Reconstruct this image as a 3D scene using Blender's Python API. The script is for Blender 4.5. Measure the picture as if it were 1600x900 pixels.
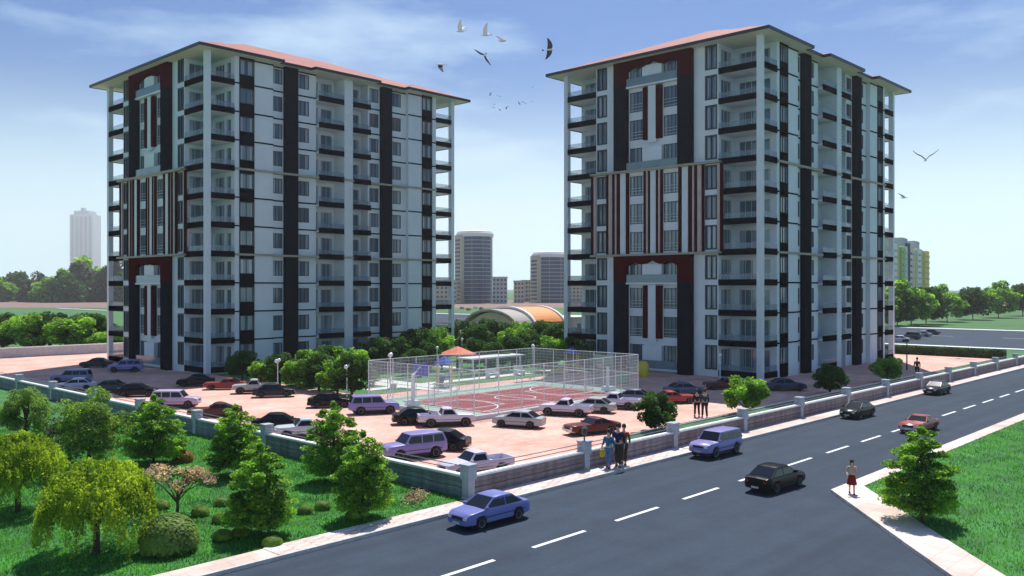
import bpy, math, random
import numpy as np
from mathutils import Vector, Matrix
for o in list(bpy.data.objects): bpy.data.objects.remove(o)
R_ = math.radians
scene = bpy.context.scene
COL = scene.collection
# ---------------------------------------------------------------- camera
H, FPX, CX, HZ = 8.85, 1370.0, 775.0, 449.0
FU, FV = .721, .693                      # view direction in plan
def cam2w(X, Y): return (X*FV + Y*FU, -X*FU + Y*FV)
def W(px, py):                           # a ground point seen at a photo pixel
    Y = H*FPX/(py-HZ); X = (px-CX)/FPX*Y
    return cam2w(X, Y)
def WD(px, Y):                           # plan point at depth Y
    return cam2w((px-CX)/FPX*Y, Y)
cd = bpy.data.cameras.new('camera'); cam = bpy.data.objects.new('camera', cd); COL.objects.link(cam)
cam.location = (0, 0, H); cam.rotation_euler = (R_(90), 0, -math.atan2(FU, FV))
cd.sensor_width = 36; cd.lens = FPX/1600*36; cd.shift_x = 25/1600; cd.clip_end = 9000; cd.clip_start = .1
scene.camera = cam
# ---------------------------------------------------------------- world and sun
SUN_EL = 60.0
sdir = cam2w(.22, 1.0)                   # plan direction towards the sun (behind the blocks)
az = math.atan2(sdir[0], sdir[1])        # clockwise from +Y
wd = bpy.data.worlds.new('World'); scene.world = wd; wd.use_nodes = True
nt = wd.node_tree; N = nt.nodes; Lk = nt.links
bg = N['Background']; sky = N.new('ShaderNodeTexSky'); sky.sky_type = 'NISHITA'; sky.sun_disc = False
sky.sun_elevation = R_(SUN_EL); sky.sun_rotation = az; sky.air_density = 1.0; sky.dust_density = .3; sky.ozone_density = 1.6
tc = N.new('ShaderNodeTexCoord'); mp = N.new('ShaderNodeMapping'); mp.inputs['Scale'].default_value = (1.9, 1.9, 7.5)
nz = N.new('ShaderNodeTexNoise'); nz.inputs['Scale'].default_value = 1.7; nz.inputs['Detail'].default_value = 7; nz.inputs['Roughness'].default_value = .55
rp = N.new('ShaderNodeValToRGB'); rp.color_ramp.elements[0].position = .53; rp.color_ramp.elements[1].position = .80
rp.color_ramp.elements[1].color = (.6, .6, .6, 1)
mx = N.new('ShaderNodeMixRGB'); mx.inputs[2].default_value = (9.8, 12.8, 13.8, 1)
Lk.new(tc.outputs['Generated'], mp.inputs[0]); Lk.new(mp.outputs[0], nz.inputs['Vector']); Lk.new(nz.outputs['Fac'], rp.inputs[0])
sx = N.new('ShaderNodeSeparateXYZ'); Lk.new(tc.outputs['Generated'], sx.inputs[0])
tr_ = N.new('ShaderNodeValToRGB'); e = tr_.color_ramp.elements        # deeper blue higher up
e[0].position = .0; e[0].color = (1, 1, 1, 1); e[1].position = .27; e[1].color = (.10, .50, .98, 1)
ml = N.new('ShaderNodeMixRGB'); ml.blend_type = 'MULTIPLY'; ml.inputs[0].default_value = 1
Lk.new(sx.outputs[2], tr_.inputs[0]); Lk.new(sky.outputs[0], ml.inputs[1]); Lk.new(tr_.outputs[0], ml.inputs[2])
lo = N.new('ShaderNodeValToRGB'); e = lo.color_ramp.elements; lo.color_ramp.interpolation = 'EASE'   # milky air near the horizon
e[0].position = .0; e[0].color = (1, 1, 1, 1); e[1].position = .24; e[1].color = (0, 0, 0, 1)
mh = N.new('ShaderNodeMixRGB'); mh.inputs[2].default_value = (10.2, 14.6, 15.6, 1)
Lk.new(sx.outputs[2], lo.inputs[0]); Lk.new(lo.outputs[0], mh.inputs[0])
Lk.new(ml.outputs[0], mh.inputs[1]); Lk.new(rp.outputs[0], mx.inputs[0]); Lk.new(mh.outputs[0], mx.inputs[1]); Lk.new(mx.outputs[0], bg.inputs['Color'])
bg.inputs['Strength'].default_value = .075
sl = bpy.data.lights.new('sun', 'SUN'); sl.energy = 4.9; sl.angle = R_(.5); sl.color = (1, .95, .88)
so = bpy.data.objects.new('sun', sl); COL.objects.link(so)
ce = math.cos(R_(SUN_EL)); n_ = math.hypot(*sdir)
so.rotation_euler = Vector((sdir[0]/n_*ce, sdir[1]/n_*ce, math.sin(R_(SUN_EL)))).to_track_quat('Z', 'Y').to_euler()
so.location = (0, 0, 200)
scene.view_settings.view_transform = 'Standard'; scene.view_settings.look = 'None'
scene.view_settings.exposure = .35; scene.view_settings.gamma = 1
rnd = random.Random(7)
# ---------------------------------------------------------------- materials
def mat(name, col, rough=.7, metal=0, var=.0, scale=1.0, bump=0, col2=None, spec=.5, coat=0):
    m = bpy.data.materials.new(name); m.use_nodes = True
    t = m.node_tree; p = t.nodes['Principled BSDF']
    p.inputs['Roughness'].default_value = rough; p.inputs['Metallic'].default_value = metal
    p.inputs['Specular IOR Level'].default_value = spec
    if coat: p.inputs['Coat Weight'].default_value = coat; p.inputs['Coat Roughness'].default_value = .08
    p.inputs['Base Color'].default_value = (*col, 1)
    if var or col2 or bump:
        tc = t.nodes.new('ShaderNodeTexCoord'); nz = t.nodes.new('ShaderNodeTexNoise')
        nz.inputs['Scale'].default_value = scale; nz.inputs['Detail'].default_value = 6; nz.inputs['Roughness'].default_value = .62
        t.links.new(tc.outputs['Object'], nz.inputs['Vector'])
        c2 = col2 or tuple(max(0, c*(1-var)) for c in col)
        r = t.nodes.new('ShaderNodeValToRGB'); r.color_ramp.elements[0].color = (*c2, 1); r.color_ramp.elements[1].color = (*[min(1, c*(1+var*.5)) for c in col], 1)
        r.color_ramp.elements[0].position = .34; r.color_ramp.elements[1].position = .66
        t.links.new(nz.outputs['Fac'], r.inputs[0]); t.links.new(r.outputs[0], p.inputs['Base Color'])
        if bump:
            n2 = t.nodes.new('ShaderNodeTexNoise'); n2.inputs['Scale'].default_value = scale*9; n2.inputs['Detail'].default_value = 4
            t.links.new(tc.outputs['Object'], n2.inputs['Vector'])
            b = t.nodes.new('ShaderNodeBump'); b.inputs['Strength'].default_value = bump; b.inputs['Distance'].default_value = .03
            t.links.new(n2.outputs['Fac'], b.inputs['Height']); t.links.new(b.outputs[0], p.inputs['Normal'])
    return m
def leafmat(name, dark, light, trans=.35, scale=.9):
    m = bpy.data.materials.new(name); m.use_nodes = True; t = m.node_tree; p = t.nodes['Principled BSDF']
    p.inputs['Roughness'].default_value = .6; p.inputs['Specular IOR Level'].default_value = .25
    g = t.nodes.new('ShaderNodeNewGeometry'); tc = t.nodes.new('ShaderNodeTexCoord'); nz = t.nodes.new('ShaderNodeTexNoise')
    nz.inputs['Scale'].default_value = scale; nz.inputs['Detail'].default_value = 3
    t.links.new(tc.outputs['Object'], nz.inputs['Vector'])
    a = t.nodes.new('ShaderNodeMath'); a.operation = 'MULTIPLY_ADD'; a.inputs[1].default_value = .5
    sb = t.nodes.new('ShaderNodeMath'); sb.operation = 'MULTIPLY_ADD'; sb.inputs[1].default_value = 1.8; sb.inputs[2].default_value = -.62
    t.links.new(nz.outputs['Fac'], sb.inputs[0]); t.links.new(g.outputs['Random Per Island'], a.inputs[0]); t.links.new(sb.outputs[0], a.inputs[2])
    r = t.nodes.new('ShaderNodeValToRGB'); r.color_ramp.elements[0].color = (*dark, 1); r.color_ramp.elements[1].color = (*light, 1)
    r.color_ramp.elements[0].position = .15; r.color_ramp.elements[1].position = .85
    t.links.new(a.outputs[0], r.inputs[0]); t.links.new(r.outputs[0], p.inputs['Base Color'])
    tr = t.nodes.new('ShaderNodeBsdfTranslucent'); mxs = t.nodes.new('ShaderNodeMixShader'); mxs.inputs[0].default_value = trans
    br = t.nodes.new('ShaderNodeMixRGB'); br.blend_type = 'MULTIPLY'; br.inputs[0].default_value = 1; br.inputs[2].default_value = (1.5, 1.6, .7, 1)
    t.links.new(r.outputs[0], br.inputs[1]); t.links.new(br.outputs[0], tr.inputs[0])
    t.links.new(p.outputs[0], mxs.inputs[1]); t.links.new(tr.outputs[0], mxs.inputs[2])
    t.links.new(mxs.outputs[0], t.nodes['Material Output'].inputs[0])
    return m
def brickmat(name, c1, c2, mortar, sx, sy, rough=.85, ms=.03, rot=0, patch=None):
    m = bpy.data.materials.new(name); m.use_nodes = True; t = m.node_tree; p = t.nodes['Principled BSDF']
    p.inputs['Roughness'].default_value = rough
    tc = t.nodes.new('ShaderNodeTexCoord'); mpn = t.nodes.new('ShaderNodeMapping'); mpn.inputs['Rotation'].default_value = (0, 0, rot)
    b = t.nodes.new('ShaderNodeTexBrick'); b.inputs['Scale'].default_value = 1; b.inputs['Brick Width'].default_value = sx; b.inputs['Row Height'].default_value = sy
    b.inputs['Mortar Size'].default_value = ms; b.inputs['Color1'].default_value = (*c1, 1); b.inputs['Color2'].default_value = (*c2, 1); b.inputs['Mortar'].default_value = (*mortar, 1)
    nz = t.nodes.new('ShaderNodeTexNoise'); nz.inputs['Scale'].default_value = .22; nz.inputs['Detail'].default_value = 8; nz.inputs['Roughness'].default_value = .7
    r = t.nodes.new('ShaderNodeValToRGB'); r.color_ramp.elements[0].color = (.74, .70, .66, 1); r.color_ramp.elements[1].color = (1.12, 1.1, 1.1, 1)
    r.color_ramp.elements[0].position = .36; r.color_ramp.elements[1].position = .62
    mm = t.nodes.new('ShaderNodeMixRGB'); mm.blend_type = 'MULTIPLY'; mm.inputs[0].default_value = 1
    t.links.new(tc.outputs['Object'], mpn.inputs[0]); t.links.new(mpn.outputs[0], b.inputs['Vector']); t.links.new(tc.outputs['Object'], nz.inputs['Vector'])
    t.links.new(nz.outputs['Fac'], r.inputs[0]); t.links.new(b.outputs['Color'], mm.inputs[1]); t.links.new(r.outputs[0], mm.inputs[2])
    t.links.new(mm.outputs[0], p.inputs['Base Color'])
    bp = t.nodes.new('ShaderNodeBump'); bp.inputs['Strength'].default_value = .4; bp.inputs['Distance'].default_value = .01; bp.invert = True
    t.links.new(b.outputs['Fac'], bp.inputs['Height']); t.links.new(bp.outputs[0], p.inputs['Normal'])
    return m
def objcolmat(name, rough=.3, metal=.0, coat=0, jitter=0, noise=0):
    m = bpy.data.materials.new(name); m.use_nodes = True; t = m.node_tree; p = t.nodes['Principled BSDF']
    p.inputs['Roughness'].default_value = rough; p.inputs['Metallic'].default_value = metal
    if coat: p.inputs['Coat Weight'].default_value = coat; p.inputs['Coat Roughness'].default_value = .06
    p.inputs['Specular IOR Level'].default_value = .2
    oi = t.nodes.new('ShaderNodeObjectInfo'); out = oi.outputs['Color']
    if noise:
        tc = t.nodes.new('ShaderNodeTexCoord'); nz = t.nodes.new('ShaderNodeTexNoise'); nz.inputs['Scale'].default_value = noise; nz.inputs['Detail'].default_value = 6
        r = t.nodes.new('ShaderNodeValToRGB'); r.color_ramp.elements[0].color = (.7, .68, .68, 1); r.color_ramp.elements[1].color = (1.1, 1.1, 1.1, 1)
        r.color_ramp.elements[0].position = .35; r.color_ramp.elements[1].position = .65
        t.links.new(tc.outputs['Object'], nz.inputs['Vector']); t.links.new(nz.outputs['Fac'], r.inputs[0])
        mm = t.nodes.new('ShaderNodeMixRGB'); mm.blend_type = 'MULTIPLY'; mm.inputs[0].default_value = 1
        t.links.new(out, mm.inputs[1]); t.links.new(r.outputs[0], mm.inputs[2]); out = mm.outputs[0]
    t.links.new(out, p.inputs['Base Color'])
    return m
def asphaltmat():
    m = mat('asphalt', (.040, .059, .087), .92, var=.1, scale=.5, bump=.35, col2=(.034, .051, .077), spec=.25); t = m.node_tree; p = t.nodes['Principled BSDF']
    src = p.inputs['Base Color'].links[0].from_socket
    def layer(sc, scale, lo, hi, a, b):
        nonlocal src
        tc = t.nodes.new('ShaderNodeTexCoord'); mpn = t.nodes.new('ShaderNodeMapping'); mpn.inputs['Scale'].default_value = sc; nz = t.nodes.new('ShaderNodeTexNoise'); nz.inputs['Scale'].default_value = scale; nz.inputs['Detail'].default_value = 5
        r = t.nodes.new('ShaderNodeValToRGB'); r.color_ramp.elements[0].position = lo; r.color_ramp.elements[1].position = hi; r.color_ramp.elements[0].color = (a,a,a,1); r.color_ramp.elements[1].color = (b,b,b,1)
        mm = t.nodes.new('ShaderNodeMixRGB'); mm.blend_type = 'MULTIPLY'; mm.inputs[0].default_value = 1
        t.links.new(tc.outputs['Object'], mpn.inputs[0]); t.links.new(mpn.outputs[0], nz.inputs['Vector']); t.links.new(nz.outputs['Fac'], r.inputs[0]); t.links.new(src, mm.inputs[1]); t.links.new(r.outputs[0], mm.inputs[2]); src = mm.outputs[0]
    layer((.012, .75, 1), 1.3, .35, .65, .86, 1.08)       # wheel tracks polished along the lanes
    layer((1, 1, 1), .12, .30, .42, .90, 1.0); layer((1, 1, 1), 26, .3, .7, .82, 1.16)
    t.links.new(src, p.inputs['Base Color']); return m
def clearglass(name, tint, fac=.6):
    m = bpy.data.materials.new(name); m.use_nodes = True; t = m.node_tree; p = t.nodes['Principled BSDF']
    p.inputs['Base Color'].default_value = (*tint, 1); p.inputs['Roughness'].default_value = .12
    tr = t.nodes.new('ShaderNodeBsdfTransparent'); ms = t.nodes.new('ShaderNodeMixShader'); ms.inputs[0].default_value = fac
    t.links.new(p.outputs[0], ms.inputs[1]); t.links.new(tr.outputs[0], ms.inputs[2]); t.links.new(ms.outputs[0], t.nodes['Material Output'].inputs[0])
    return m
def panemat():
    m = bpy.data.materials.new('window_glass'); m.use_nodes = True; t = m.node_tree; p = t.nodes['Principled BSDF']
    p.inputs['Roughness'].default_value = .09; p.inputs['Specular IOR Level'].default_value = .8
    oi = t.nodes.new('ShaderNodeObjectInfo'); tc = t.nodes.new('ShaderNodeTexCoord'); sp = t.nodes.new('ShaderNodeSeparateXYZ')
    t.links.new(tc.outputs['Generated'], sp.inputs[0])
    # curtains drawn to a different width behind every pane
    sm = t.nodes.new('ShaderNodeMath'); sm.operation = 'ADD'; sm2 = t.nodes.new('ShaderNodeMath'); sm2.operation = 'GREATER_THAN'
    ab = t.nodes.new('ShaderNodeMath'); ab.operation = 'SUBTRACT'; ab.inputs[1].default_value = .5; ab2 = t.nodes.new('ShaderNodeMath'); ab2.operation = 'ABSOLUTE'
    t.links.new(sp.outputs[0], sm.inputs[0]); t.links.new(sp.outputs[1], sm.inputs[1]); 
    t.links.new(sm.outputs[0], ab.inputs[0]); t.links.new(ab.outputs[0], ab2.inputs[0]); t.links.new(ab2.outputs[0], sm2.inputs[0])
    mr = t.nodes.new('ShaderNodeMapRange'); mr.inputs[3].default_value = .12; mr.inputs[4].default_value = .55
    t.links.new(oi.outputs['Random'], mr.inputs[0]); t.links.new(mr.outputs[0], sm2.inputs[1])
    wv = t.nodes.new('ShaderNodeTexWave'); wv.inputs['Scale'].default_value = 5; wv.inputs['Distortion'].default_value = 1.5
    cb = t.nodes.new('ShaderNodeCombineXYZ'); t.links.new(sm.outputs[0], cb.inputs[0]); t.links.new(cb.outputs[0], wv.inputs['Vector'])
    r = t.nodes.new('ShaderNodeValToRGB'); r.color_ramp.elements[0].color = (.20, .25, .31, 1); r.color_ramp.elements[1].color = (.36, .42, .48, 1)
    t.links.new(wv.outputs['Fac'], r.inputs[0])
    mxx = t.nodes.new('ShaderNodeMixRGB'); mxx.inputs[1].default_value = (.085, .13, .18, 1)
    t.links.new(sm2.outputs[0], mxx.inputs[0]); t.links.new(r.outputs[0], mxx.inputs[2]); t.links.new(mxx.outputs[0], p.inputs['Base Color'])
    return m
M = dict(
 wall=mat('white_render', (.66, .71, .76), .85, var=.07, scale=.35, bump=.08),
 black=mat('black_cladding', (.002, .004, .008), .95, spec=.0, var=.3, scale=2),
 char=mat('charcoal_cladding', (.006, .010, .018), .95, spec=.0, var=.25, scale=1.5),
 red=mat('dark_red_cladding', (.055, .0012, .004), .9, spec=.0, var=.25, scale=1.2),
 beige=mat('beige_strip', (.50, .40, .38), .7, var=.12, scale=1),
 cornice=mat('stone_cornice', (.36, .33, .27), .8, var=.15, scale=2),
 soffit=mat('soffit_white', (.60, .64, .58), .9, var=.04, scale=.4),
 frame=mat('window_frame_dark', (.03, .04, .05), .5),
 framew=mat('window_frame_pale', (.5, .52, .55), .5),
 pane=panemat(), rail=clearglass('balcony_glass', (.22, .28, .33), .68), gbal=mat('grey_glass_panel', (.16, .23, .27), .12, var=.15, scale=1),
 tile=brickmat('red_roof_tiles', (.36, .06, .04), (.29, .045, .03), (.16, .035, .02), .35, .3, .75, .02),
 fascia=mat('fascia_dark', (.018, .02, .03), .5),
 asphalt=asphaltmat(),
 paint=mat('road_paint', (.78, .80, .82), .7, var=.15, scale=3),
 slab=objcolmat('pavement_slab', .85, noise=2.5),
 pave=brickmat('pavement_stone', (.78, .65, .60), (.68, .55, .50), (.50, .42, .40), .73, .73, .85, .012),
 kerb=mat('kerb_stone', (.55, .53, .52), .85, var=.15, scale=2),
 parking=brickmat('peach_pavers', (.82, .50, .41), (.74, .39, .32), (.60, .38, .32), .62, .31, .85, .02),
 lawn=mat('lawn', (.045, .23, .032), .9, scale=.6, bump=.9, col2=(.015, .085, .016)),
 field=mat('far_field', (.06, .17, .04), .95, scale=.03, col2=(.04, .13, .035)),
 earth=mat('bare_earth', (.28, .17, .14), .95, scale=.02, col2=(.2, .13, .11)),
 court=mat('red_court_surface', (.20, .003, .010), .8, var=.18, scale=.6),
 cgreen=mat('pale_green_surface', (.25, .42, .33), .85, var=.12, scale=.8),
 concrete=mat('white_concrete', (.62, .64, .66), .85, var=.1, scale=.8),
 path=mat('white_path', (.72, .72, .68), .85, var=.12, scale=.6),
 post=mat('grey_concrete_post', (.40, .44, .50), .8, var=.14, scale=3, bump=.2),
 stone=objcolmat('wall_stone', .9, noise=3.5),
 cap=mat('white_coping', (.76, .77, .78), .7, var=.1, scale=2),
 metalw=mat('white_metal', (.75, .78, .80), .4), metalg=mat('grey_metal', (.25, .27, .29), .4, .6), metald=mat('dark_metal', (.04, .045, .05), .45),
 net=clearglass('fence_mesh', (.80, .85, .84), .84),
 bark=mat('bark', (.085, .06, .045), .95, var=.4, scale=6, bump=.5), barkp=mat('grey_bark', (.16, .13, .11), .95, var=.3, scale=6),
 paintc=objcolmat('car_paint', .3, .0, coat=.07), cglass=mat('car_glass', (.008, .010, .016), .12, spec=.45),
 tyre=mat('tyre', (.012, .012, .013), .85), rim=mat('wheel_rim', (.55, .56, .6), .4, .3), lampw=mat('headlight', (.75, .77, .8), .15), lampr=mat('taillight', (.30, .012, .012), .2),
 plate=mat('plate', (.6, .6, .58), .5), trim=mat('black_trim', (.02, .02, .022), .6), chrome=mat('chrome_bumper', (.6, .62, .66), .25, .8), bed=mat('truck_bed_liner', (.42, .44, .5), .6),
 cloth=objcolmat('clothing', .9, noise=14), skin=mat('skin', (.62, .38, .28), .6), hair=mat('hair', (.03, .018, .012), .7),
 orange=mat('orange_roofing', (.75, .26, .05), .6, var=.12, scale=1), groof=mat('grey_roofing', (.30, .27, .25), .6, var=.12, scale=.7),
 tan=mat('tan_wall', (.42, .36, .27), .85, var=.15, scale=.7), pink=mat('pink_wall', (.55, .38, .42), .85, var=.1, scale=.7),
 terra=mat('terracotta_roof', (.62, .15, .07), .75, var=.2, scale=2), blue=mat('blue_board', (.06, .09, .45), .5), yellow=mat('yellow_plastic', (.65, .52, .05), .5), green=mat('green_plastic', (.06, .35, .18), .5), redp=mat('red_plastic', (.5, .04, .03), .5),
 tglass=mat('tower_glass', (.008, .05, .13), .35, var=.3, scale=.15, spec=.3), tpale=mat('tower_render', (.40, .44, .46), .85, var=.1, scale=.1), tcream=mat('tower_cream', (.52, .50, .38), .85, var=.1, scale=.1), tyel=mat('tower_yellow', (.80, .58, .08), .85), tgrn=mat('tower_green', (.30, .50, .18), .85),
 leafA=leafmat('leaf_fresh', (.025, .10, .025), (.33, .55, .08), .55), leafB=leafmat('leaf_deep', (.010, .04, .010), (.065, .17, .022), .36),
 leafY=leafmat('leaf_golden', (.08, .17, .02), (.46, .56, .06), .5), leafO=leafmat('leaf_olive', (.05, .11, .025), (.28, .42, .09), .45), leafP=leafmat('blossom_pink', (.25, .10, .09), (.88, .62, .58), .45), leafG=leafmat('leaf_orange', (.14, .08, .02), (.45, .20, .03), .35),
 leafH=leafmat('leaf_ball', (.07, .16, .02), (.26, .40, .05), .35, 3), leafD=leafmat('leaf_grey', (.03, .045, .03), (.09, .11, .06), .25),
 blade=leafmat('grass_blades', (.02, .13, .022), (.14, .42, .06), .42, .7), feather=mat('feather_dark', (.03, .03, .035), .8), featherw=mat('feather_white', (.8, .8, .8), .8),
)
# ---------------------------------------------------------------- mesh helpers
class MB:
    def __init__(s): s.v = []; s.f = []; s.m = []; s.mats = []; s.cur = 0
    def use(s, m):
        if m not in s.mats: s.mats.append(m)
        s.cur = s.mats.index(m); return s
    def poly(s, pts):
        b = len(s.v); s.v += [tuple(p) for p in pts]; s.f.append(tuple(range(b, b+len(pts)))); s.m.append(s.cur); return s
    def box(s, x0, x1, y0, y1, z0, z1):
        if x0 > x1: x0, x1 = x1, x0
        if y0 > y1: y0, y1 = y1, y0
        b = len(s.v); s.v += [(x0,y0,z0),(x1,y0,z0),(x1,y1,z0),(x0,y1,z0),(x0,y0,z1),(x1,y0,z1),(x1,y1,z1),(x0,y1,z1)]
        for q in ((0,3,2,1),(4,5,6,7),(0,1,5,4),(1,2,6,5),(2,3,7,6),(3,0,4,7)): s.f.append(tuple(b+i for i in q)); s.m.append(s.cur)
        return s
    def tube(s, pts, rads, n=8, cap=True):
        pts = [Vector(p) for p in pts]
        if not isinstance(rads, (list, tuple)): rads = [rads]*len(pts)
        b = len(s.v)
        for i, p in enumerate(pts):
            d = (pts[min(i+1, len(pts)-1)]-pts[max(i-1, 0)]).normalized()
            a = d.cross(Vector((0,0,1)) if abs(d.z) < .9 else Vector((1,0,0))).normalized(); c = d.cross(a)
            for k in range(n):
                t = 2*math.pi*k/n; s.v.append(tuple(p+(a*math.cos(t)+c*math.sin(t))*rads[i]))
        for i in range(len(pts)-1):
            for k in range(n):
                s.f.append((b+i*n+k, b+i*n+(k+1)%n, b+(i+1)*n+(k+1)%n, b+(i+1)*n+k)); s.m.append(s.cur)
        if cap:
            s.f.append(tuple(b+k for k in range(n))[::-1]); s.f.append(tuple(b+(len(pts)-1)*n+k for k in range(n))); s.m += [s.cur]*2
        return s
    def lathe(s, prof, n=16, c=(0,0,0), axis='z', sq=(1,1)):
        b = len(s.v)
        for r, z in prof:
            for k in range(n):
                t = 2*math.pi*k/n; x, y = r*math.cos(t)*sq[0], r*math.sin(t)*sq[1]
                s.v.append((c[0]+x, c[1]+y, c[2]+z) if axis == 'z' else (c[0]+x, c[1]+z, c[2]+y))
        for i in range(len(prof)-1):
            for k in range(n): s.f.append((b+i*n+k, b+i*n+(k+1)%n, b+(i+1)*n+(k+1)%n, b+(i+1)*n+k)); s.m.append(s.cur)
        s.f.append(tuple(b+k for k in range(n))[::-1]); s.f.append(tuple(b+(len(prof)-1)*n+k for k in range(n))); s.m += [s.cur]*2
        return s
    def ball(s, c, r, n=10, sq=(1,1,1)):
        pr = [(max(.001, math.sin(math.pi*i/n))*r, -math.cos(math.pi*i/n)*r*sq[2]) for i in range(n+1)]
        return s.lathe(pr, n+2, c, sq=(sq[0], sq[1]))
    def mesh(s, name, m=None, smooth=0):
        me = bpy.data.meshes.new(name); me.from_pydata(s.v, [], s.f)
        for q in (s.mats or [m]): me.materials.append(q)
        if len(s.mats) > 1: me.polygons.foreach_set('material_index', s.m)
        if smooth:
            me.polygons.foreach_set('use_smooth', [True]*len(me.polygons)); me.set_sharp_from_angle(angle=R_(smooth))
        me.update(); return me
    def obj(s, name, m=None, parent=None, smooth=0, loc=None):
        return link(name, s.mesh(name, m, smooth), parent, loc)
def link(name, me, parent=None, loc=None, rz=0):
    o = bpy.data.objects.new(name, me); COL.objects.link(o)
    if parent is not None: o.parent = parent
    if loc: o.location = loc
    if rz: o.rotation_euler.z = rz
    return o
def tag(o, label=None, cat=None, group=None, kind=None):
    for k, v in (('label', label), ('category', cat), ('group', group), ('kind', kind)):
        if v: o[k] = v
    return o
def thing(name, label, cat, loc=(0,0,0), rz=0, group=None):
    o = link(name, None, None, loc, rz); return tag(o, label, cat, group)
def copy_tree(o, parent=None):
    c = o.copy(); COL.objects.link(c)
    if parent is not None: c.parent = parent
    for ch in list(o.children): copy_tree(ch, c)
    return c
def struct(o): o['kind'] = 'structure'; return o
def sheet(name, pts, z, m, stuff=False):
    mb = MB(); mb.poly([(x, y, z) for x, y in pts]); return struct(mb.obj(name, m))
def rect(x0, x1, y0, y1): return [(x0,y0),(x1,y0),(x1,y1),(x0,y1)]
# ---------------------------------------------------------------- the setting
C0 = W(732, 778); cx, cy = C0
sheet('ground', rect(-340, 3340, -340, 4540), -.06, M['field'])
earth_c = cam2w(0, 480)
sheet('far_field', [cam2w(-260, 395), cam2w(260, 395), cam2w(420, 640), cam2w(-420, 640)], -.03, M['earth'])
sheet('lawn', [(cx-90, cy-.35), (cx-.1, cy-.35), (cx-.1, cy+140), (cx-90, cy+140)], .02, M['lawn'])
sheet('parking_lot', rect(cx, 122, cy, 57.5), .0, M['parking'])
sheet('courtyard', rect(cx, 44.5, 57.5, 122), .0, M['parking'])
sheet('building_forecourt', rect(44.5, 84, 82.9, 122), .0, M['parking'])
sheet('park_lawn', rect(44.6, 121, 57.6, 82.8), .012, M['lawn'])
sheet('park_path', [W(575,600), W(700,612), W(720,606), W(600,592)], .03, M['path'])
sheet('park_path', rect(47, 118, 60, 61.4), .026, M['path'])
sheet('park_path', rect(66, 67.6, 61.4, 82), .026, M['path'])
sheet('verge', rect(cx+16.3, cx+96, cy+.3, cy+4.1), .022, M['lawn'])
vk = MB(); vk.box(cx+16.2, cx+96, cy+4.1, cy+4.22, 0, .1); struct(vk.obj('verge_kerb', M['kerb']))
sheet('back_road', [(122, 28), (143, 28), (143, 140), (122, 140)], -.02, M['lawn'])
sheet('avenue', rect(143, 202, -60, 330), -.01, M['asphalt'])
ak = MB(); ak.box(202, 205, -60, 400, -.01, .12).box(141, 143, -60, 400, -.01, .12); struct(ak.obj('avenue_kerb', M['cap']))
for k in range(12):
    mb = MB(); mb.box(-.15, .15, -3, 3, 0, .004); tag(mb.obj('lane_mark', M['paint'], None, 0, (174, 40+k*14, 0)), kind='structure')
sheet('left_lane', [(44.5, 122.2), (150, 122.2), (150, 127), (10, 127), (10, 122.2)], .0, M['path'])
# main road with the junction, pavements beside it
sheet('road', rect(-160, 330, -160, cy-1.47), -.02, M['asphalt'])
mb = MB()
mb.box(-160, cx-10, cy-1.47, cy-.35, -.02, .10).box(cx+16, 330, cy-1.47, cy-.002, -.02, .10).box(cx-10, cx+16, cy-1.37, cy-.352, -.02, .07).box(cx+.0, cx+16, cy-.352, cy-.004, -.02, .07)
pv = struct(mb.obj('pavement', M['pave']))
sm_ = MB(); sm_.box(-.36, .36, -.17, .17, 0, .035); sme = sm_.mesh('paving_slab', M['slab'])
tones = [(.74,.62,.57,1), (.80,.70,.66,1), (.70,.55,.50,1), (.78,.74,.72,1), (.72,.58,.55,1)]
for i in range(35):
    for j in range(4):
        if j == 3 and i < 13: continue
        x = cx-9.6+i*.735; y = cy-1.18+j*.353
        o = link('paving_slab', sme, pv, (x, y, .07)); o.color = rnd.choice(tones)
kb = MB()
for i in range(-20, 60): kb.box(cx+i*1.5+.01, cx+i*1.5+1.49, cy-1.475, cy-1.36, -.02, .112)
tag(kb.obj('kerb_stones', M['kerb'], pv), kind='stuff')
K = (cx+11.7, cy-10.5); K2 = cam2w(14.0, 29.5); K3 = cam2w(13.0, 10)
G1 = (cx+13.4, cy-11.25)
mb = MB()
def prism(mb, pts, z0, z1):
    mb.poly([(x,y,z1) for x,y in pts])
    for a, b in zip(pts, pts[1:]+pts[:1]): mb.poly([(*a,z0),(*b,z0),(*b,z1),(*a,z1)])
gx2 = (cam2w(15.6, 29.5), cam2w(14.7, 10))
g_in = [G1, (300, cy-11.9), (300, -150), gx2[1], gx2[0]]
prism(mb, [K, (300, cy-10.5), (300, cy-11.9), G1, gx2[0], gx2[1], K3, K2], -.02, .12)
struct(mb.obj('pavement', M['pave']))
sheet('lawn', g_in, .1, M['lawn'])
dm = MB(); dm.box(0, 2.87, -.085, .085, 0, .004); dme = dm.mesh('road_dash', M['paint'])
road_marks = struct(link('road_markings', None, None, (0, 0, -.019)))
for i in range(-6, 40):
    link('dash', dme, road_marks, (cx-3.3+i*4.77, cy-6.52, 0))
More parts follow.
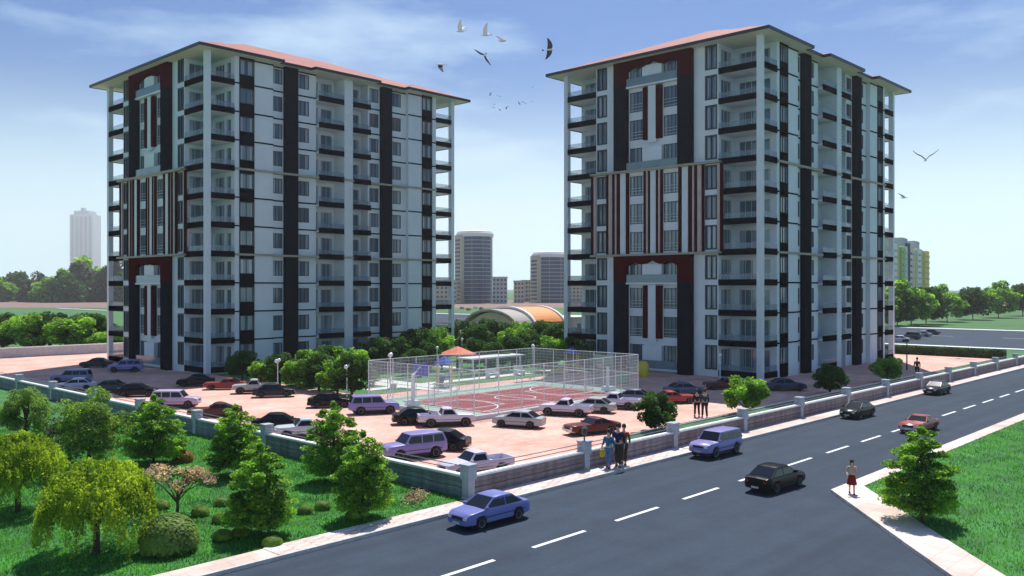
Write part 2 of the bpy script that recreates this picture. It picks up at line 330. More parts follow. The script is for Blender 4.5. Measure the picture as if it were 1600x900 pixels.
# ---------------------------------------------------------------- boundary walls
def stone_wall(name, label, cat, along, nb, tone, start):
    t = thing(name, label, cat, (*C0, 0), 0 if along == 'u' else R_(90))
    pm = MB(); pm.box(-.19, .19, -.19, .19, 0, .82).box(-.25, .25, -.25, .25, .82, 1.40).box(-.28, .28, -.28, .28, 1.40, 1.46); pme = pm.mesh('post', M['post'])
    cmh = .215
    cm = MB(); cm.box(.2, 7.65, -.13, .13, 0, cmh-.02); cme = cm.mesh('stone_course', M['stone'])
    cm2 = MB(); cm2.box(.2, 7.65, -.10, .10, 0, cmh-.02); cme2 = cm2.mesh('stone_course', M['stone'])
    kp = MB(); kp.box(.19, 7.66, -.18, .18, 0, .085); kme = kp.mesh('coping', M['cap'])
    rl = MB(); rl.tube([(.2,0,0),(7.65,0,0)], .022, 6); rme = rl.mesh('rail', M['metalg'])
    for i in range(nb+1):
        if i or start: link('post', pme, t, (i*7.85, 0, 0))
        if i == nb: break
        for k in range(4):
            c = link('stone_course', cme if k % 2 else cme2, t, (i*7.85, 0, .02+k*cmh))
            f = rnd.uniform(.8, 1.15); c.color = (*[q*f for q in tone], 1)
        mm = MB(); mm.box(i*7.85+.2, i*7.85+7.65, -.085, .085, 0, .88); tag(mm.obj('mortar_core', M['char'], t))
        link('coping', kme, t, (i*7.85, 0, .885))
        for z in (1.14, 1.32): link('rail', rme, t, (i*7.85, 0, z))
    return t
wr = stone_wall('boundary_wall', 'long brown stone wall with white coping and grey posts along the main road', 'wall', 'u', 20, (.26, .22, .24), True)
wl = stone_wall('boundary_wall', 'grey green stone wall with white coping between the garden lawn and the parking lot', 'wall', 'v', 12, (.20, .26, .26), False)
# ---------------------------------------------------------------- the two apartment blocks
LX, LY, ZT = 34.8, 24.4, 33.2
def zf(i): return .4+3*i
def fm(face, t, n, z):
    return {'s': (t, -n, z), 'n': (t, LY+n, z), 'w': (-n, t, z), 'e': (LX+n, t, z)}[face]
def fbox(mb, face, t0, t1, n0, n1, z0, z1):
    a = fm(face, t0, n0, z0); b = fm(face, t1, n1, z1); return mb.box(a[0], b[0], a[1], b[1], z0, z1)
def fwall(mb, face, t0, t1, n, z0, z1, ops=(), dep=.2):
    ts = sorted({t0, t1, *[q for o in ops for q in o[:2]]}); zs = sorted({z0, z1, *[q for o in ops for q in o[2:]]})
    for a, b in zip(ts, ts[1:]):
        for c, d in zip(zs, zs[1:]):
            tm, zm = (a+b)/2, (c+d)/2
            if any(o[0] < tm < o[1] and o[2] < zm < o[3] for o in ops): continue
            mb.poly([fm(face,a,n,c), fm(face,b,n,c), fm(face,b,n,d), fm(face,a,n,d)])
    for a, b, c, d in ops:
        for (p, q) in (((a,c),(b,c)), ((b,c),(b,d)), ((b,d),(a,d)), ((a,d),(a,c))):
            mb.poly([fm(face,p[0],n,p[1]), fm(face,q[0],n,q[1]), fm(face,q[0],n-dep,q[1]), fm(face,p[0],n-dep,p[1])])
wcache = {}
def window(root, face, t0, t1, z0, z1, n, fr='frame', fw=.07, mull=2, thick=.1, name='window'):
    key = (face, round(t1-t0,2), round(z1-z0,2), fr, fw, mull, thick)
    if key not in wcache:
        w, h = t1-t0, z1-z0; f = MB()
        ax = face in 'sn'
        def B(mb, a, b, d0, d1, c, d):
            s = -1 if face in 'sw' else 1
            if ax: mb.box(a, b, s*d0, s*d1, c, d)
            else: mb.box(s*d0, s*d1, a, b, c, d)
        B(f, 0, w, 0, thick, 0, fw); B(f, 0, w, 0, thick, h-fw, h); B(f, 0, fw, 0, thick, fw, h-fw); B(f, w-fw, w, 0, thick, fw, h-fw)
        for k in range(1, mull+1): B(f, w*k/(mull+1)-.025, w*k/(mull+1)+.025, .01, thick*.8, fw, h-fw)
        g = MB(); B(g, fw*.5, w-fw*.5, .012, .03, fw*.5, h-fw*.5)
        wcache[key] = (f.mesh('window', M[fr]), g.mesh('pane', M['pane']))
    fme, gme = wcache[key]
    p = fm(face, t0, n, z0)
    o = link(name, fme, root, p); link('pane', gme, o)
def build_block():
    root = thing('apartment_block', 'x', 'apartment block', (0,0,0))
    NF = 11
    # ---- walls
    cent = [(9.15, 11.0), (13.4, 15.25)]
    sec = [(3.2, 7.8, 0), (7.8, 13.7, -.5), (13.7, 21.1, -1.9), (21.1, 27, -.5), (27, 31.6, 0)]
    sw = {0: [(3.85, 5.4, .95, 2.55)], 1: [(8.1, 9.3, .8, 2.45), (11.15, 12.75, .8, 2.45)],
          2: [(14.0, 14.9, .05, 2.3), (15.3, 16.9, .05, 2.3), (18.7, 19.5, .05, 2.3), (19.75, 20.8, .05, 2.3)],
          3: [(21.3, 22.7, .8, 2.45), (24.6, 26.2, .8, 2.45)], 4: [(29.3, 30.8, .95, 2.55)]}
    for face in 'sn':
        for k, (a, b, n) in enumerate(sec):
            mb = MB()
            ops = [(o[0], o[1], zf(i)+o[2], zf(i)+o[3]) for i in range(NF) for o in sw[k]] if face == 's' else []
            if k == 2 and face == 's': ops = [o for o in ops if not (o[0] > 18 and o[2] < 1)] + [(18.7, 20.8, .45, 2.7)]
            fwall(mb, face, a, b, n, 0, ZT, ops)
            for (t, n0, n1) in ((7.8, 0, -.5), (13.7, -.5, -1.9), (21.1, -1.9, -.5), (27, -.5, 0)):
                if t == b: mb.poly([fm(face,t,n0,0), fm(face,t,n1,0), fm(face,t,n1,ZT), fm(face,t,n0,ZT)])
            mb.obj('wall', M['wall'], root)
            if face == 's':
                for o in ops:
                    if k == 2 and o[0] == 18.7 and o[1] == 20.8: window(root, face, *o[:2], *o[2:], n-.18, 'metalg', .12, 1, .1, 'entrance_door')
                    elif k == 2: window(root, face, o[0], o[1], o[2], o[3], n-.15, 'framew', .06, 0 if o[1]-o[0] < 1.2 else 1)
                    else: window(root, face, o[0], o[1], o[2], o[3], n-.15, 'frame', .07, 1 if k in (0,4) else 2)
        for (a, b) in ((0, 3.2), (31.6, LX)):                       # walls
            mb = MB()
            ops = [(a+.5, a+2.6, zf(i)+.05, zf(i)+2.35) for i in range(NF)] if face == 's' else []
            fwall(mb, face, a, b, -4.6, 0, ZT, ops)
            for o in ops: window(root, face, *o[:2], *o[2:], -4.75, 'framew', .06, 2)
            mb.obj('wall', M['wall'], root)
    for face in 'we':
        mb = MB(); n = 0
        ops = []
        if face == 'w':
            for i in range(NF):
                mid = 4 <= i <= 6
                for a, b in ((4.75, 6.1), (18.3, 19.65)): ops.append((a, b, zf(i)+.3, zf(i)+2.75))
                for a, b in cent: ops.append((a, b, zf(i)+.3, zf(i)+2.45))
        fwall(mb, face, 4.6, 19.8, 0, 0, ZT, ops); mb.obj('wall', M['wall'], root)
        for o in ops: window(root, face, *o[:2], *o[2:], -.15, 'frame', .16 if o[1]-o[0] < 1.5 else .06, 1 if o[1]-o[0] < 1.5 else 3, .2 if o[1]-o[0] < 1.5 else .1)
        for (a, b) in ((0, 4.6), (19.8, LY)):
            mb = MB()
            ops = [(a+.7, a+1.7, zf(i)+.05, zf(i)+2.3) for i in range(NF)]+[(a+2.1, a+4.1, zf(i)+.05, zf(i)+2.3) for i in range(NF)] if face == 'w' else []
            fwall(mb, face, a, b, -3.2, 0, ZT, ops)
            for o in ops: window(root, face, *o[:2], *o[2:], -3.35, 'framew', .06, 2 if o[1]-o[0] > 1.5 else 0)
            mb.obj('wall', M['wall'], root)
    # ---- columns
    for x in (.25, LX-.25):
        for y in (.25, LY-.25):
            MB().box(x-.27, x+.27, y-.27, y+.27, 0, ZT).obj('column', M['wall'], root)
    # ---- corner balconies
    sm = MB(); sm.box(0, 3.2, 0, 4.6, -.22, 0); sme = sm.mesh('balcony_slab', M['wall'])
    for (xa, xo) in ((0, -.06), (LX-3.2, 0)):
        for (ya, yo) in ((0, -.06), (LY-4.6, 0)):
            xl, yl = xa == 0, ya == 0
            bm = MB(); gm = MB()
            cxn = (0, .12) if xl else (3.08, 3.2); cyn = (0, .12) if yl else (4.48, 4.6)
            xs = (.52, 3.2) if xl else (0, 2.68); ys = (.52, 4.6) if yl else (0, 4.08)
            sx = -.06 if xl else .06; sy = -.06 if yl else .06
            bm.box(xs[0], xs[1], cyn[0]+sy, cyn[1]+sy, -.3, .3); bm.box(cxn[0]+sx, cxn[1]+sx, ys[0], ys[1], -.3, .3)
            gm.box(xs[0]+.02, xs[1]-.02, cyn[0]+sy+.045, cyn[1]+sy-.045, .302, .85); gm.box(cxn[0]+sx+.045, cxn[1]+sx-.045, ys[0]+.02, ys[1]-.02, .302, .85)
            bme = bm.mesh('balcony_band', M['black']); gme = gm.mesh('glass_railing', M['rail'])
            for i in range(NF):
                link('balcony_slab', sme, root, (xa, ya, zf(i)-.003)); link('balcony_band', bme, root, (xa, ya, zf(i))); link('glass_railing', gme, root, (xa, ya, zf(i)))
    # ---- balconies in the middle of the long sides
    for (a, b) in ((13.7, 17.2), (18.4, 21.1)):
        for i in range(NF):
            if i == 0 and a > 18: continue
            m1 = MB(); fbox(m1, 's', a, b, -1.9, .02, -.22, 0); m2 = MB(); fbox(m2, 's', a+.02, b-.02, .0, .12, -.3, .3)
            key = ('mb', a)
            if key not in wcache:
                m3 = MB(); fbox(m3, 's', a+.04, b-.04, .05, .08, .302, .8); wcache[key] = (m1.mesh('balcony_slab', M['wall']), m2.mesh('balcony_band', M['black']), m3.mesh('glass_railing', M['rail']))
            q = wcache[key]
            for nm, me in zip(('balcony_slab', 'balcony_band', 'glass_railing'), q): link(nm, me, root, (0, 0, zf(i)))
    mb = MB(); fbox(mb, 's', 17.2, 18.4, -1.9, .1, 0, ZT); mb.obj('stair_pier', M['wall'], root)
    mb = MB()
    for k in range(88): fbox(mb, 's', 17.22, 18.38, .1, .17, .2+k*.375, .2+k*.375+.2)
    tag(mb.obj('pier_ridges', M['wall'], root), kind='stuff')
    # ---- dark pilasters and black window strips on the long side
    for (a, b) in ((9.4, 11.0), (22.85, 24.4)):
        mb = MB(); fbox(mb, 's', a, b, -.5, .03, 0, ZT-.01); mb.obj('pilaster', M['char'], root)
    for (a, b) in ((3.75, 5.5), (29.2, 30.9)):
        for q in ((a, a+.09), (b-.09, b)):
            mb = MB(); fbox(mb, 's', *q, .0, .07, .1, ZT-.01); mb.obj('jamb', M['black'], root)
        mb = MB(); fbox(mb, 's', a+.09, b-.09, .0, .05, 0, 1.4); sp = mb.mesh('spandrel_panel', M['black'])
        for i in range(NF):
            link('spandrel_panel', sp, root, (0, 0, zf(i)+2.55-3))
        mb = MB(); fbox(mb, 's', a+.09, b-.09, .0, .05, zf(10)+2.55, ZT-.01); mb.obj('spandrel_panel', M['black'], root)
    for i in range(1, NF):
        mb = MB(); z0, z1 = zf(i)-.08, zf(i)+.07
        for a, b, n in ((5.5, 7.84, 0), (7.84, 9.4, -.5), (11.0, 13.7, -.5), (21.1, 22.85, -.5), (24.4, 26.96, -.5), (26.96, 29.2, 0), (30.9, 31.6, 0), (3.2, 3.75, 0)): fbox(mb, 's', a, b, n, n+.04, z0, z1)
        tag(mb.obj('floor_line', M['black'], root), kind='stuff')
    mb = MB(); z0, z1 = ZT-.25, ZT-.1
    for a, b, n in ((5.5, 7.84, 0), (7.84, 9.4, -.5), (11.0, 13.7, -.5), (24.4, 26.96, -.5), (26.96, 29.2, 0)): fbox(mb, 's', a, b, n, n+.04, z0, z1)
    tag(mb.obj('floor_line', M['black'], root), kind='stuff')
    # ---- stone cornices
    for i in (4, 7):
        z0, z1 = zf(i)-.13, zf(i)+.09; mb = MB()
        for a, b, n in ((3.2, 7.95, 0), (7.95, 13.7, -.5), (21.1, 26.85, -.5), (26.85, 31.6, 0)):
            mb = MB(); fbox(mb, 's', a, b, n, (.18 if n == 0 else .12), z0, z1); mb.obj('cornice', M['cornice'], root)
        mb = MB(); fbox(mb, 's', 17.1, 18.5, 0, .22, z0, z1); mb.obj('cornice', M['cornice'], root)
        mb = MB(); fbox(mb, 'w', 4.2, 20.2, 0.0, .66, z0, z1); mb.obj('cornice', M['cornice'], root)
    # ---- short side: framed blocks below and above, fins between
    for lo in (0, 7):
        zb = zf(lo)+.1 if lo else 0; zt = (zf(lo+4)-.14) if lo == 0 else ZT-.02
        zr = zf(lo+3)+.1
        for (a, b) in ((7.4, 9.0), (15.4, 17.0)):
            mb = MB(); fbox(mb, 'w', a, b, 0, .6, zb, zr); mb.obj('dark_pillar', M['char'], root)
            mb = MB(); fbox(mb, 'w', a, b, 0, .62, zr, zt); mb.obj('red_pillar_head', M['red'], root)
        mb = MB()                                                    # red head band with a curved lower edge
        ns = 18; tt = [9.0+6.4*k/ns for k in range(ns+1)]
        def low(t):
            s = (t-12.2)/3.2; return zt-.62-.30*abs(s)**.8 + .16*math.cos(s*9)
        for a, b in zip(tt, tt[1:]):
            la, lb = low(a), low(b)
            mb.poly([fm('w',a,.62,la), fm('w',b,.62,lb), fm('w',b,.62,zt), fm('w',a,.62,zt)])
            mb.poly([fm('w',a,.62,la), fm('w',b,.62,lb), fm('w',b,.0,lb), fm('w',a,.0,la)])
        mb.obj('red_head_band', M['red'], root)
        for a, b in ((11.1, 11.72), (12.72, 13.34)):
            mb = MB(); fbox(mb, 'w', a, b, 0, .42, zf(lo+1)+.15, zf(lo+3)-.3); mb.obj('red_strip', M['red'], root)
        mb = MB(); fbox(mb, 'w', 11.72, 12.72, 0, .36, zf(lo+1)-.2, zf(lo+3)-.2); mb.obj('white_panel', M['wall'], root)
        for fl in (lo, lo+3):
            mb = MB(); fbox(mb, 'w', 11.0, 13.4, 0, .40, zf(fl)+.86, zf(fl)+(2.4 if fl == lo else 2.0)); mb.obj('white_panel', M['wall'], root)
            mb = MB(); fbox(mb, 'w', 9.02, 15.38, .44, .5, zf(fl)+.02, zf(fl)+.86); mb.obj('glass_balustrade', M['gbal'], root)
            mb = MB(); fbox(mb, 'w', 9.0, 15.4, 0, .56, zf(fl)-.16, zf(fl)+.02); mb.obj('balcony_slab', M['wall'], root)
        for fl in (lo+1, lo+2):
            for a, b in cent:
                mb = MB()
                for z in (.45, .8, 1.1): fbox(mb, 'w', a, b, .05, .08, zf(fl)+z, zf(fl)+z+.04)
                tag(mb.obj('window_rail', M['framew'], root), kind='stuff')
    D, B_, Wh = 'red', 'beige', 'wall'
    half = [(4.05, 4.3, D), (4.36, 4.66, B_), (6.16, 6.34, D), (6.42, 6.9, B_), (6.98, 7.2, D), (7.26, 7.5, B_), (7.56, 7.9, D), (7.98, 8.7, Wh), (8.78, 9.08, D), (11.06, 11.26, D), (11.32, 11.56, B_), (11.64, 11.8, D)]
    fins = half + [(LY-b, LY-a, m) for a, b, m in half] + [(11.86, 12.54, Wh)]
    for a, b, m in fins:
        mb = MB(); fbox(mb, 'w', a, b, 0.0 if a > 4.6 and b < 19.8 else .02, .26 if m == D else .18, zf(4)+.092, zf(7)-.132); mb.obj('facade_fin', M[m], root)
    for i in (4, 5, 6):
        for a, b in cent:
            mb = MB()
            for z in (.45, .8, 1.1): fbox(mb, 'w', a, b, .05, .08, zf(i)+z, zf(i)+z+.04)
            tag(mb.obj('window_rail', M['framew'], root), kind='stuff')
    # ---- roof
    ol = [(-1.5,-1.5),(8.3,-1.5),(8.3,-.7),(12.3,-.7),(12.3,-1.5),(21.5,-1.5),(21.5,-.7),(25.8,-.7),(25.8,-1.5),(36.3,-1.5)]
    ol2 = ol + [(x, LY-y) for x, y in reversed(ol)]
    mb = MB(); mb.poly([(x,y,ZT) for x,y in ol2]); mb.poly([(x,y,ZT+.12) for x,y in ol2])
    mb.obj('soffit', M['soffit'], root)
    mb = MB()
    for (x0, y0), (x1, y1) in zip(ol2, ol2[1:]+ol2[:1]):
        mb.poly([(x0,y0,ZT-.06),(x1,y1,ZT-.06),(x1,y1,ZT+.24),(x0,y0,ZT+.24)])
    fo = mb.obj('fascia', M['fascia'], root)
    sd = fo.modifiers.new('s', 'SOLIDIFY'); sd.thickness = .09; sd.offset = 0
    rects = [(-1.5, 36.3, -.7, 25.1), (-1.5, 8.3, -1.5, 25.9), (12.3, 21.5, -1.5, 25.9), (25.8, 36.3, -1.5, 25.9)]
    st = .2; nx = int(37.8/st); ny = int(27.4/st); mb = MB(); idx = {}
    def hh(x, y): return max(min(x-a, b-x, y-c, d-y) for a, b, c, d in rects)
    for i in range(nx+1):
        for j in range(ny+1):
            x, y = -1.5+i*st, -1.5+j*st; h = hh(x, y)
            if h >= -1e-6: idx[i,j] = len(mb.v); mb.v.append((x, y, ZT+.22+.385*max(0, h)))
    for i in range(nx):
        for j in range(ny):
            q = [(i,j),(i+1,j),(i+1,j+1),(i,j+1)]
            if all(k in idx for k in q) and hh(-1.5+(i+.5)*st, -1.5+(j+.5)*st) > 0: mb.f.append(tuple(idx[k] for k in q)); mb.m.append(0)
    mb.obj('tiled_roof', M['tile'], root)
    MB().box(-.02, 3.2, -.02, 4.6, 0, .1).box(31.6, LX, -.02, 4.6, 0, .1).obj('plinth', M['kerb'], root)
    return root
b1 = build_block(); b2 = copy_tree(b1)
b1.location = (*cam2w((1190-CX)/FPX*84, 84), 0); b2.location = (*cam2w((322-CX)/FPX*89.5, 89.5), 0)
b1['label'] = 'eleven storey white block with black balcony bands on the right, beside the road'
b2['label'] = 'eleven storey white block with black balcony bands on the left, behind the shaded car park'
b1['group'] = b2['group'] = 'twin apartment blocks'
#@@PART2
# ---------------------------------------------------------------- cars
def build_car(kind):
    P = dict(
     sedan=dict(L=4.5, W=.87, zs=.26, belt=.93, hood=.80, deck=.95, g=(1.12,.30,-.98,-1.78), roof=1.47, xw=(1.35,-1.3), r=.31, split=(-.42,)),
     muscle=dict(L=4.9, W=.90, zs=.30, belt=.87, hood=.83, deck=.86, g=(.60,.0,-.80,-1.75), roof=1.34, xw=(1.5,-1.35), r=.33, split=(-.45,)),
     suv=dict(L=4.7, W=.92, zs=.42, belt=1.12, hood=1.04, deck=1.12, g=(1.05,.55,-2.05,-2.3), roof=1.80, xw=(1.45,-1.35), r=.38, split=(-.3,-1.2)),
     pickup=dict(L=5.0, W=.90, zs=.45, belt=1.05, hood=.98, deck=1.05, g=(.95,.45,-.35,-.55), roof=1.62, xw=(1.6,-1.45), r=.38, split=()))[kind]
    root = thing('parked_car', 'x', 'car')
    L2 = P['L']/2; w0 = P['W']; belt = P['belt']; g = P['g']; rw = P['r']; xw = P['xw']
    bedr = (-L2+.12, g[3]-.12) if kind == 'pickup' else None
    xs = set(round(-L2+P['L']*i/36, 3) for i in range(37))
    for x in xw:
        for a in range(0, 181, 20): xs.add(round(x+(rw+.07)*math.cos(R_(a)), 3))
    if bedr: xs |= {bedr[0], bedr[0]+.01, bedr[1], bedr[1]-.01}
    xs = sorted(xs); mb = MB(); rows = []
    for x in xs:
        e = max(0, (abs(x)-L2+.5)/.5); w = w0*(1-.16*e*e)
        zb = P['zs']+.06*e
        for q in xw:
            d = abs(x-q)
            if d < rw+.07: zb = max(zb, rw+math.sqrt((rw+.07)**2-d*d))
        if x > g[0]: s = min(1, (x-g[0])/(L2-g[0])); zt = belt+(P['hood']-belt)*s-.12*max(0, (x-L2+.35)/.35)**2
        elif x < g[3]: s = min(1, (g[3]-x)/max(.01, L2+g[3])); zt = belt+(P['deck']-belt)*s - (.08*max(0, (-x-L2+.25)/.25)**2 if not bedr else 0)
        else: zt = belt
        zin = .68 if bedr and bedr[0] < x < bedr[1] else zt+.02
        pts = [(0, P['zs']), (w*.86, max(zb, P['zs']+.0)), (w*.98, zb+.05), (w, min(zt-.2, max(zb+.1, .62))), (w*.985, zt-.12), (w*.93, zt), (w*.86, zt+.005 if zin > .7 else zt), (w*.84, zin), (0, zin+.02)]
        rows.append(len(mb.v)); mb.v += [(x, y, z) for y, z in pts]; mb.v += [(x, -y, z) for y, z in pts]
    n = 9
    for a, b in zip(rows, rows[1:]):
        for k in range(n-1):
            mb.f.append((a+k, a+k+1, b+k+1, b+k)); mb.f.append((a+n+k, b+n+k, b+n+k+1, a+n+k+1)); mb.m += [0, 0]
    for a in (rows[0], rows[-1]):
        mb.f.append(tuple(a+k for k in range(n))+tuple(a+n+k for k in range(n-1, -1, -1))); mb.m.append(0)
    body = mb.obj('body', M['paintc'], root, 38)
    # greenhouse
    yb, zr = w0*.90, P['roof']; kk = .30 if kind != 'suv' else .16
    def ys(z): return yb-kk*(z-belt)
    mb = MB(); yr = ys(zr-.06)
    secs = [(g[0], None), (g[1], 1), ((g[1]+g[2])/2, 1.015), (g[2], .995), (g[3], None)]
    A = [(g[0], belt), (g[1], zr-.05), (g[2], zr-.06), (g[3], belt)]
    base = len(mb.v)
    for x, z in A:
        y = ys(z); top = z > belt+.1
        for s in (1, -1): mb.v.append((x, s*y*(1 if top else 1), z))
    mb.f += [(0,2,4,6), (1,7,5,3)]; mb.m += [0]*2
    mb.f += [(0,1,3,2), (4,5,7,6)]; mb.m += [0]*2
    mb.obj('cabin_shell', M['paintc'], root)
    mb = MB(); rr = []
    xr = [g[1]+.03, g[1]-.15, (g[1]+g[2])/2, g[2]+.15, g[2]-.03]
    for i, x in enumerate(xr):
        dz = (0, .06, .085, .06, 0)[i]
        rr.append(len(mb.v)); mb.v += [(x, y*yr, zr-.055+dz*(1 if abs(y) < .9 else .15)) for y in (-1.0, -.8, -.4, 0, .4, .8, 1.0)]
    for a, b in zip(rr, rr[1:]):
        for k in range(6): mb.f.append((a+k, a+k+1, b+k+1, b+k)); mb.m.append(0)
    mb.obj('roof', M['paintc'], root, 50)
    def glass(name, x0, z0, x1, z1, fr):
        # a sloped pane across the car, set 1.5 cm proud of its opening
        mb = MB(); nx_, nz_ = (z1-z0), (x0-x1); l = math.hypot(nx_, nz_); s = 1 if fr else -1
        ox, oz = abs(nx_)/l*.015*s, abs(nz_)/l*.015
        a, b = .06, .95
        xa, za = x0+(x1-x0)*a+ox, z0+(z1-z0)*a+oz; xb, zb = x0+(x1-x0)*b+ox, z0+(z1-z0)*b+oz
        ya, yb_ = ys(za)*.93, ys(zb)*.91
        mb.poly([(xa,-ya,za),(xa,ya,za),(xb,yb_,zb),(xb,-yb_,zb)]); return mb.obj(name, M['cglass'], root)
    glass('windshield', g[0], belt, g[1], zr-.05, True); glass('rear_window', g[3], belt, g[2], zr-.06, False)
    zt_, zb_ = zr-.15, belt+.04
    def edge(xa, za, xb, zb, z): return xa+(xb-xa)*(z-za)/(zb-za)
    cuts = [None, *P['split'], None]
    for s in (1, -1):
        for a, b in zip(cuts, cuts[1:]):
            fb = edge(g[0],belt,g[1],zr-.05,zb_)-.14 if a is None else a-.045; ft = edge(g[0],belt,g[1],zr-.05,zt_)-.10 if a is None else a-.045
            rb = edge(g[3],belt,g[2],zr-.06,zb_)+.16 if b is None else b+.045; rt = edge(g[3],belt,g[2],zr-.06,zt_)+.12 if b is None else b+.045
            mb = MB(); mb.poly([(fb, s*(ys(zb_)+.012), zb_), (rb, s*(ys(zb_)+.012), zb_), (rt, s*(ys(zt_)+.012), zt_), (ft, s*(ys(zt_)+.012), zt_)])
            mb.obj('side_window', M['cglass'], root)
    for x in xw:
        for s in (1, -1):
            y = s*(w0-.10)
            t = MB(); t.lathe([(rw*.6,-.1),(rw*.93,-.1),(rw,-.07),(rw,.07),(rw*.93,.1),(rw*.6,.1)], 20, (0,0,0), 'y')
            o = t.obj('wheel', M['tyre'], root, 40, (x, y, rw))
            t = MB(); t.lathe([(.001, s*.06),(rw*.2, s*.075),(rw*.5, s*.085),(rw*.62, s*.105),(rw*.62, -s*.02)], 16, (0,0,0), 'y'); t.obj('rim', M['rim'], o, 40)
    ub = MB(); ub.box(-L2+.35, L2-.35, -w0+.22, w0-.22, .18, P['zs']+.2); ub.obj('underbody', M['trim'], root)
    chrome = 'chrome' if kind in ('muscle', 'pickup') else 'paintc'
    for s, nm in ((1, 'front_bumper'), (-1, 'rear_bumper')):
        mb = MB(); z0 = P['zs']+.04
        we = w0*.84+.02
        pts = [(L2-.28, we+.03), (L2-.02, we*.93), (L2+.06, we*.7), (L2+.08, 0), (L2+.06, -we*.7), (L2-.02, -we*.93), (L2-.28, -we-.03)]
        for (xa, ya), (xb, yb2) in zip(pts, pts[1:]): mb.poly([(s*xa,ya,z0),(s*xb,yb2,z0),(s*xb,yb2,z0+.2),(s*xa,ya,z0+.2)])
        mb.poly([(s*x, y, z0+.2) for x, y in pts]); mb.obj(nm, M[chrome], root, 30)
    zl = P['hood']-.2
    for s in (1, -1):
        mb = MB(); mb.box(L2-.09, L2+.012, s*w0*.5, s*w0*.80, zl-.05, zl+.09); mb.obj('headlight', M['lampw'], root)
        mb = MB(); mb.box(-L2-.012, -L2+.06, s*w0*.58, s*w0*.82, P['deck']-.3, P['deck']-.14); mb.obj('taillight', M['lampr'], root)
        mb = MB(); mb.box(g[0]-.22, g[0]-.08, s*(yb+.0), s*(yb+.15), belt+.02, belt+.14); mb.obj('wing_mirror', M['paintc'], root)
        mb = MB()
        for z in (.62*belt,): mb.box(-L2+.5, L2-.5, s*(w0-.002), s*(w0+.012), z-.02, z+.02)
        mb.obj('side_moulding', M['trim'], root)
    mb = MB(); mb.box(L2-.02, L2+.02, -w0*.46, w0*.46, zl-.06, zl+.08); gr = mb.obj('grille', M['trim'], root)
    for s in (1, -1):
        mb = MB(); mb.box(s*(L2+.078), s*(L2+.095), -.24, .24, P['zs']+.07, P['zs']+.18); mb.obj('number_plate', M['plate'], root)
    return root
protos = {}
CAR_S = .73
def place_car(px, py, hd, kind, col, label, cat='car', group=None, name='parked_car'):
    if kind not in protos: protos[kind] = build_car(kind); o = protos[kind]
    else: o = copy_tree(protos[kind])
    x, y = W(px, py); o.location = (x, y, .0 if name == 'parked_car' else -.02); o.rotation_euler = (0, 0, R_(hd)); o.scale = (CAR_S,)*3
    o.name = {'suv': 'suv', 'pickup': 'pickup_truck', 'sedan': 'sedan_car', 'muscle': 'coupe_car'}[kind]
    o['label'] = label; o['category'] = cat
    if group: o['group'] = group
    for c in o.children: c.color = (*col, 1)
    return o
LAV, WHI, BLK, BRN, SIL, DGR, BLU, RED = (.27,.25,.52), (.62,.60,.72), (.003,.004,.006), (.14,.035,.03), (.42,.45,.46), (.006,.010,.011), (.17,.19,.46), (.36,.06,.055)
GP, GR = 'cars in the parking lot', 'cars driving on the main road'
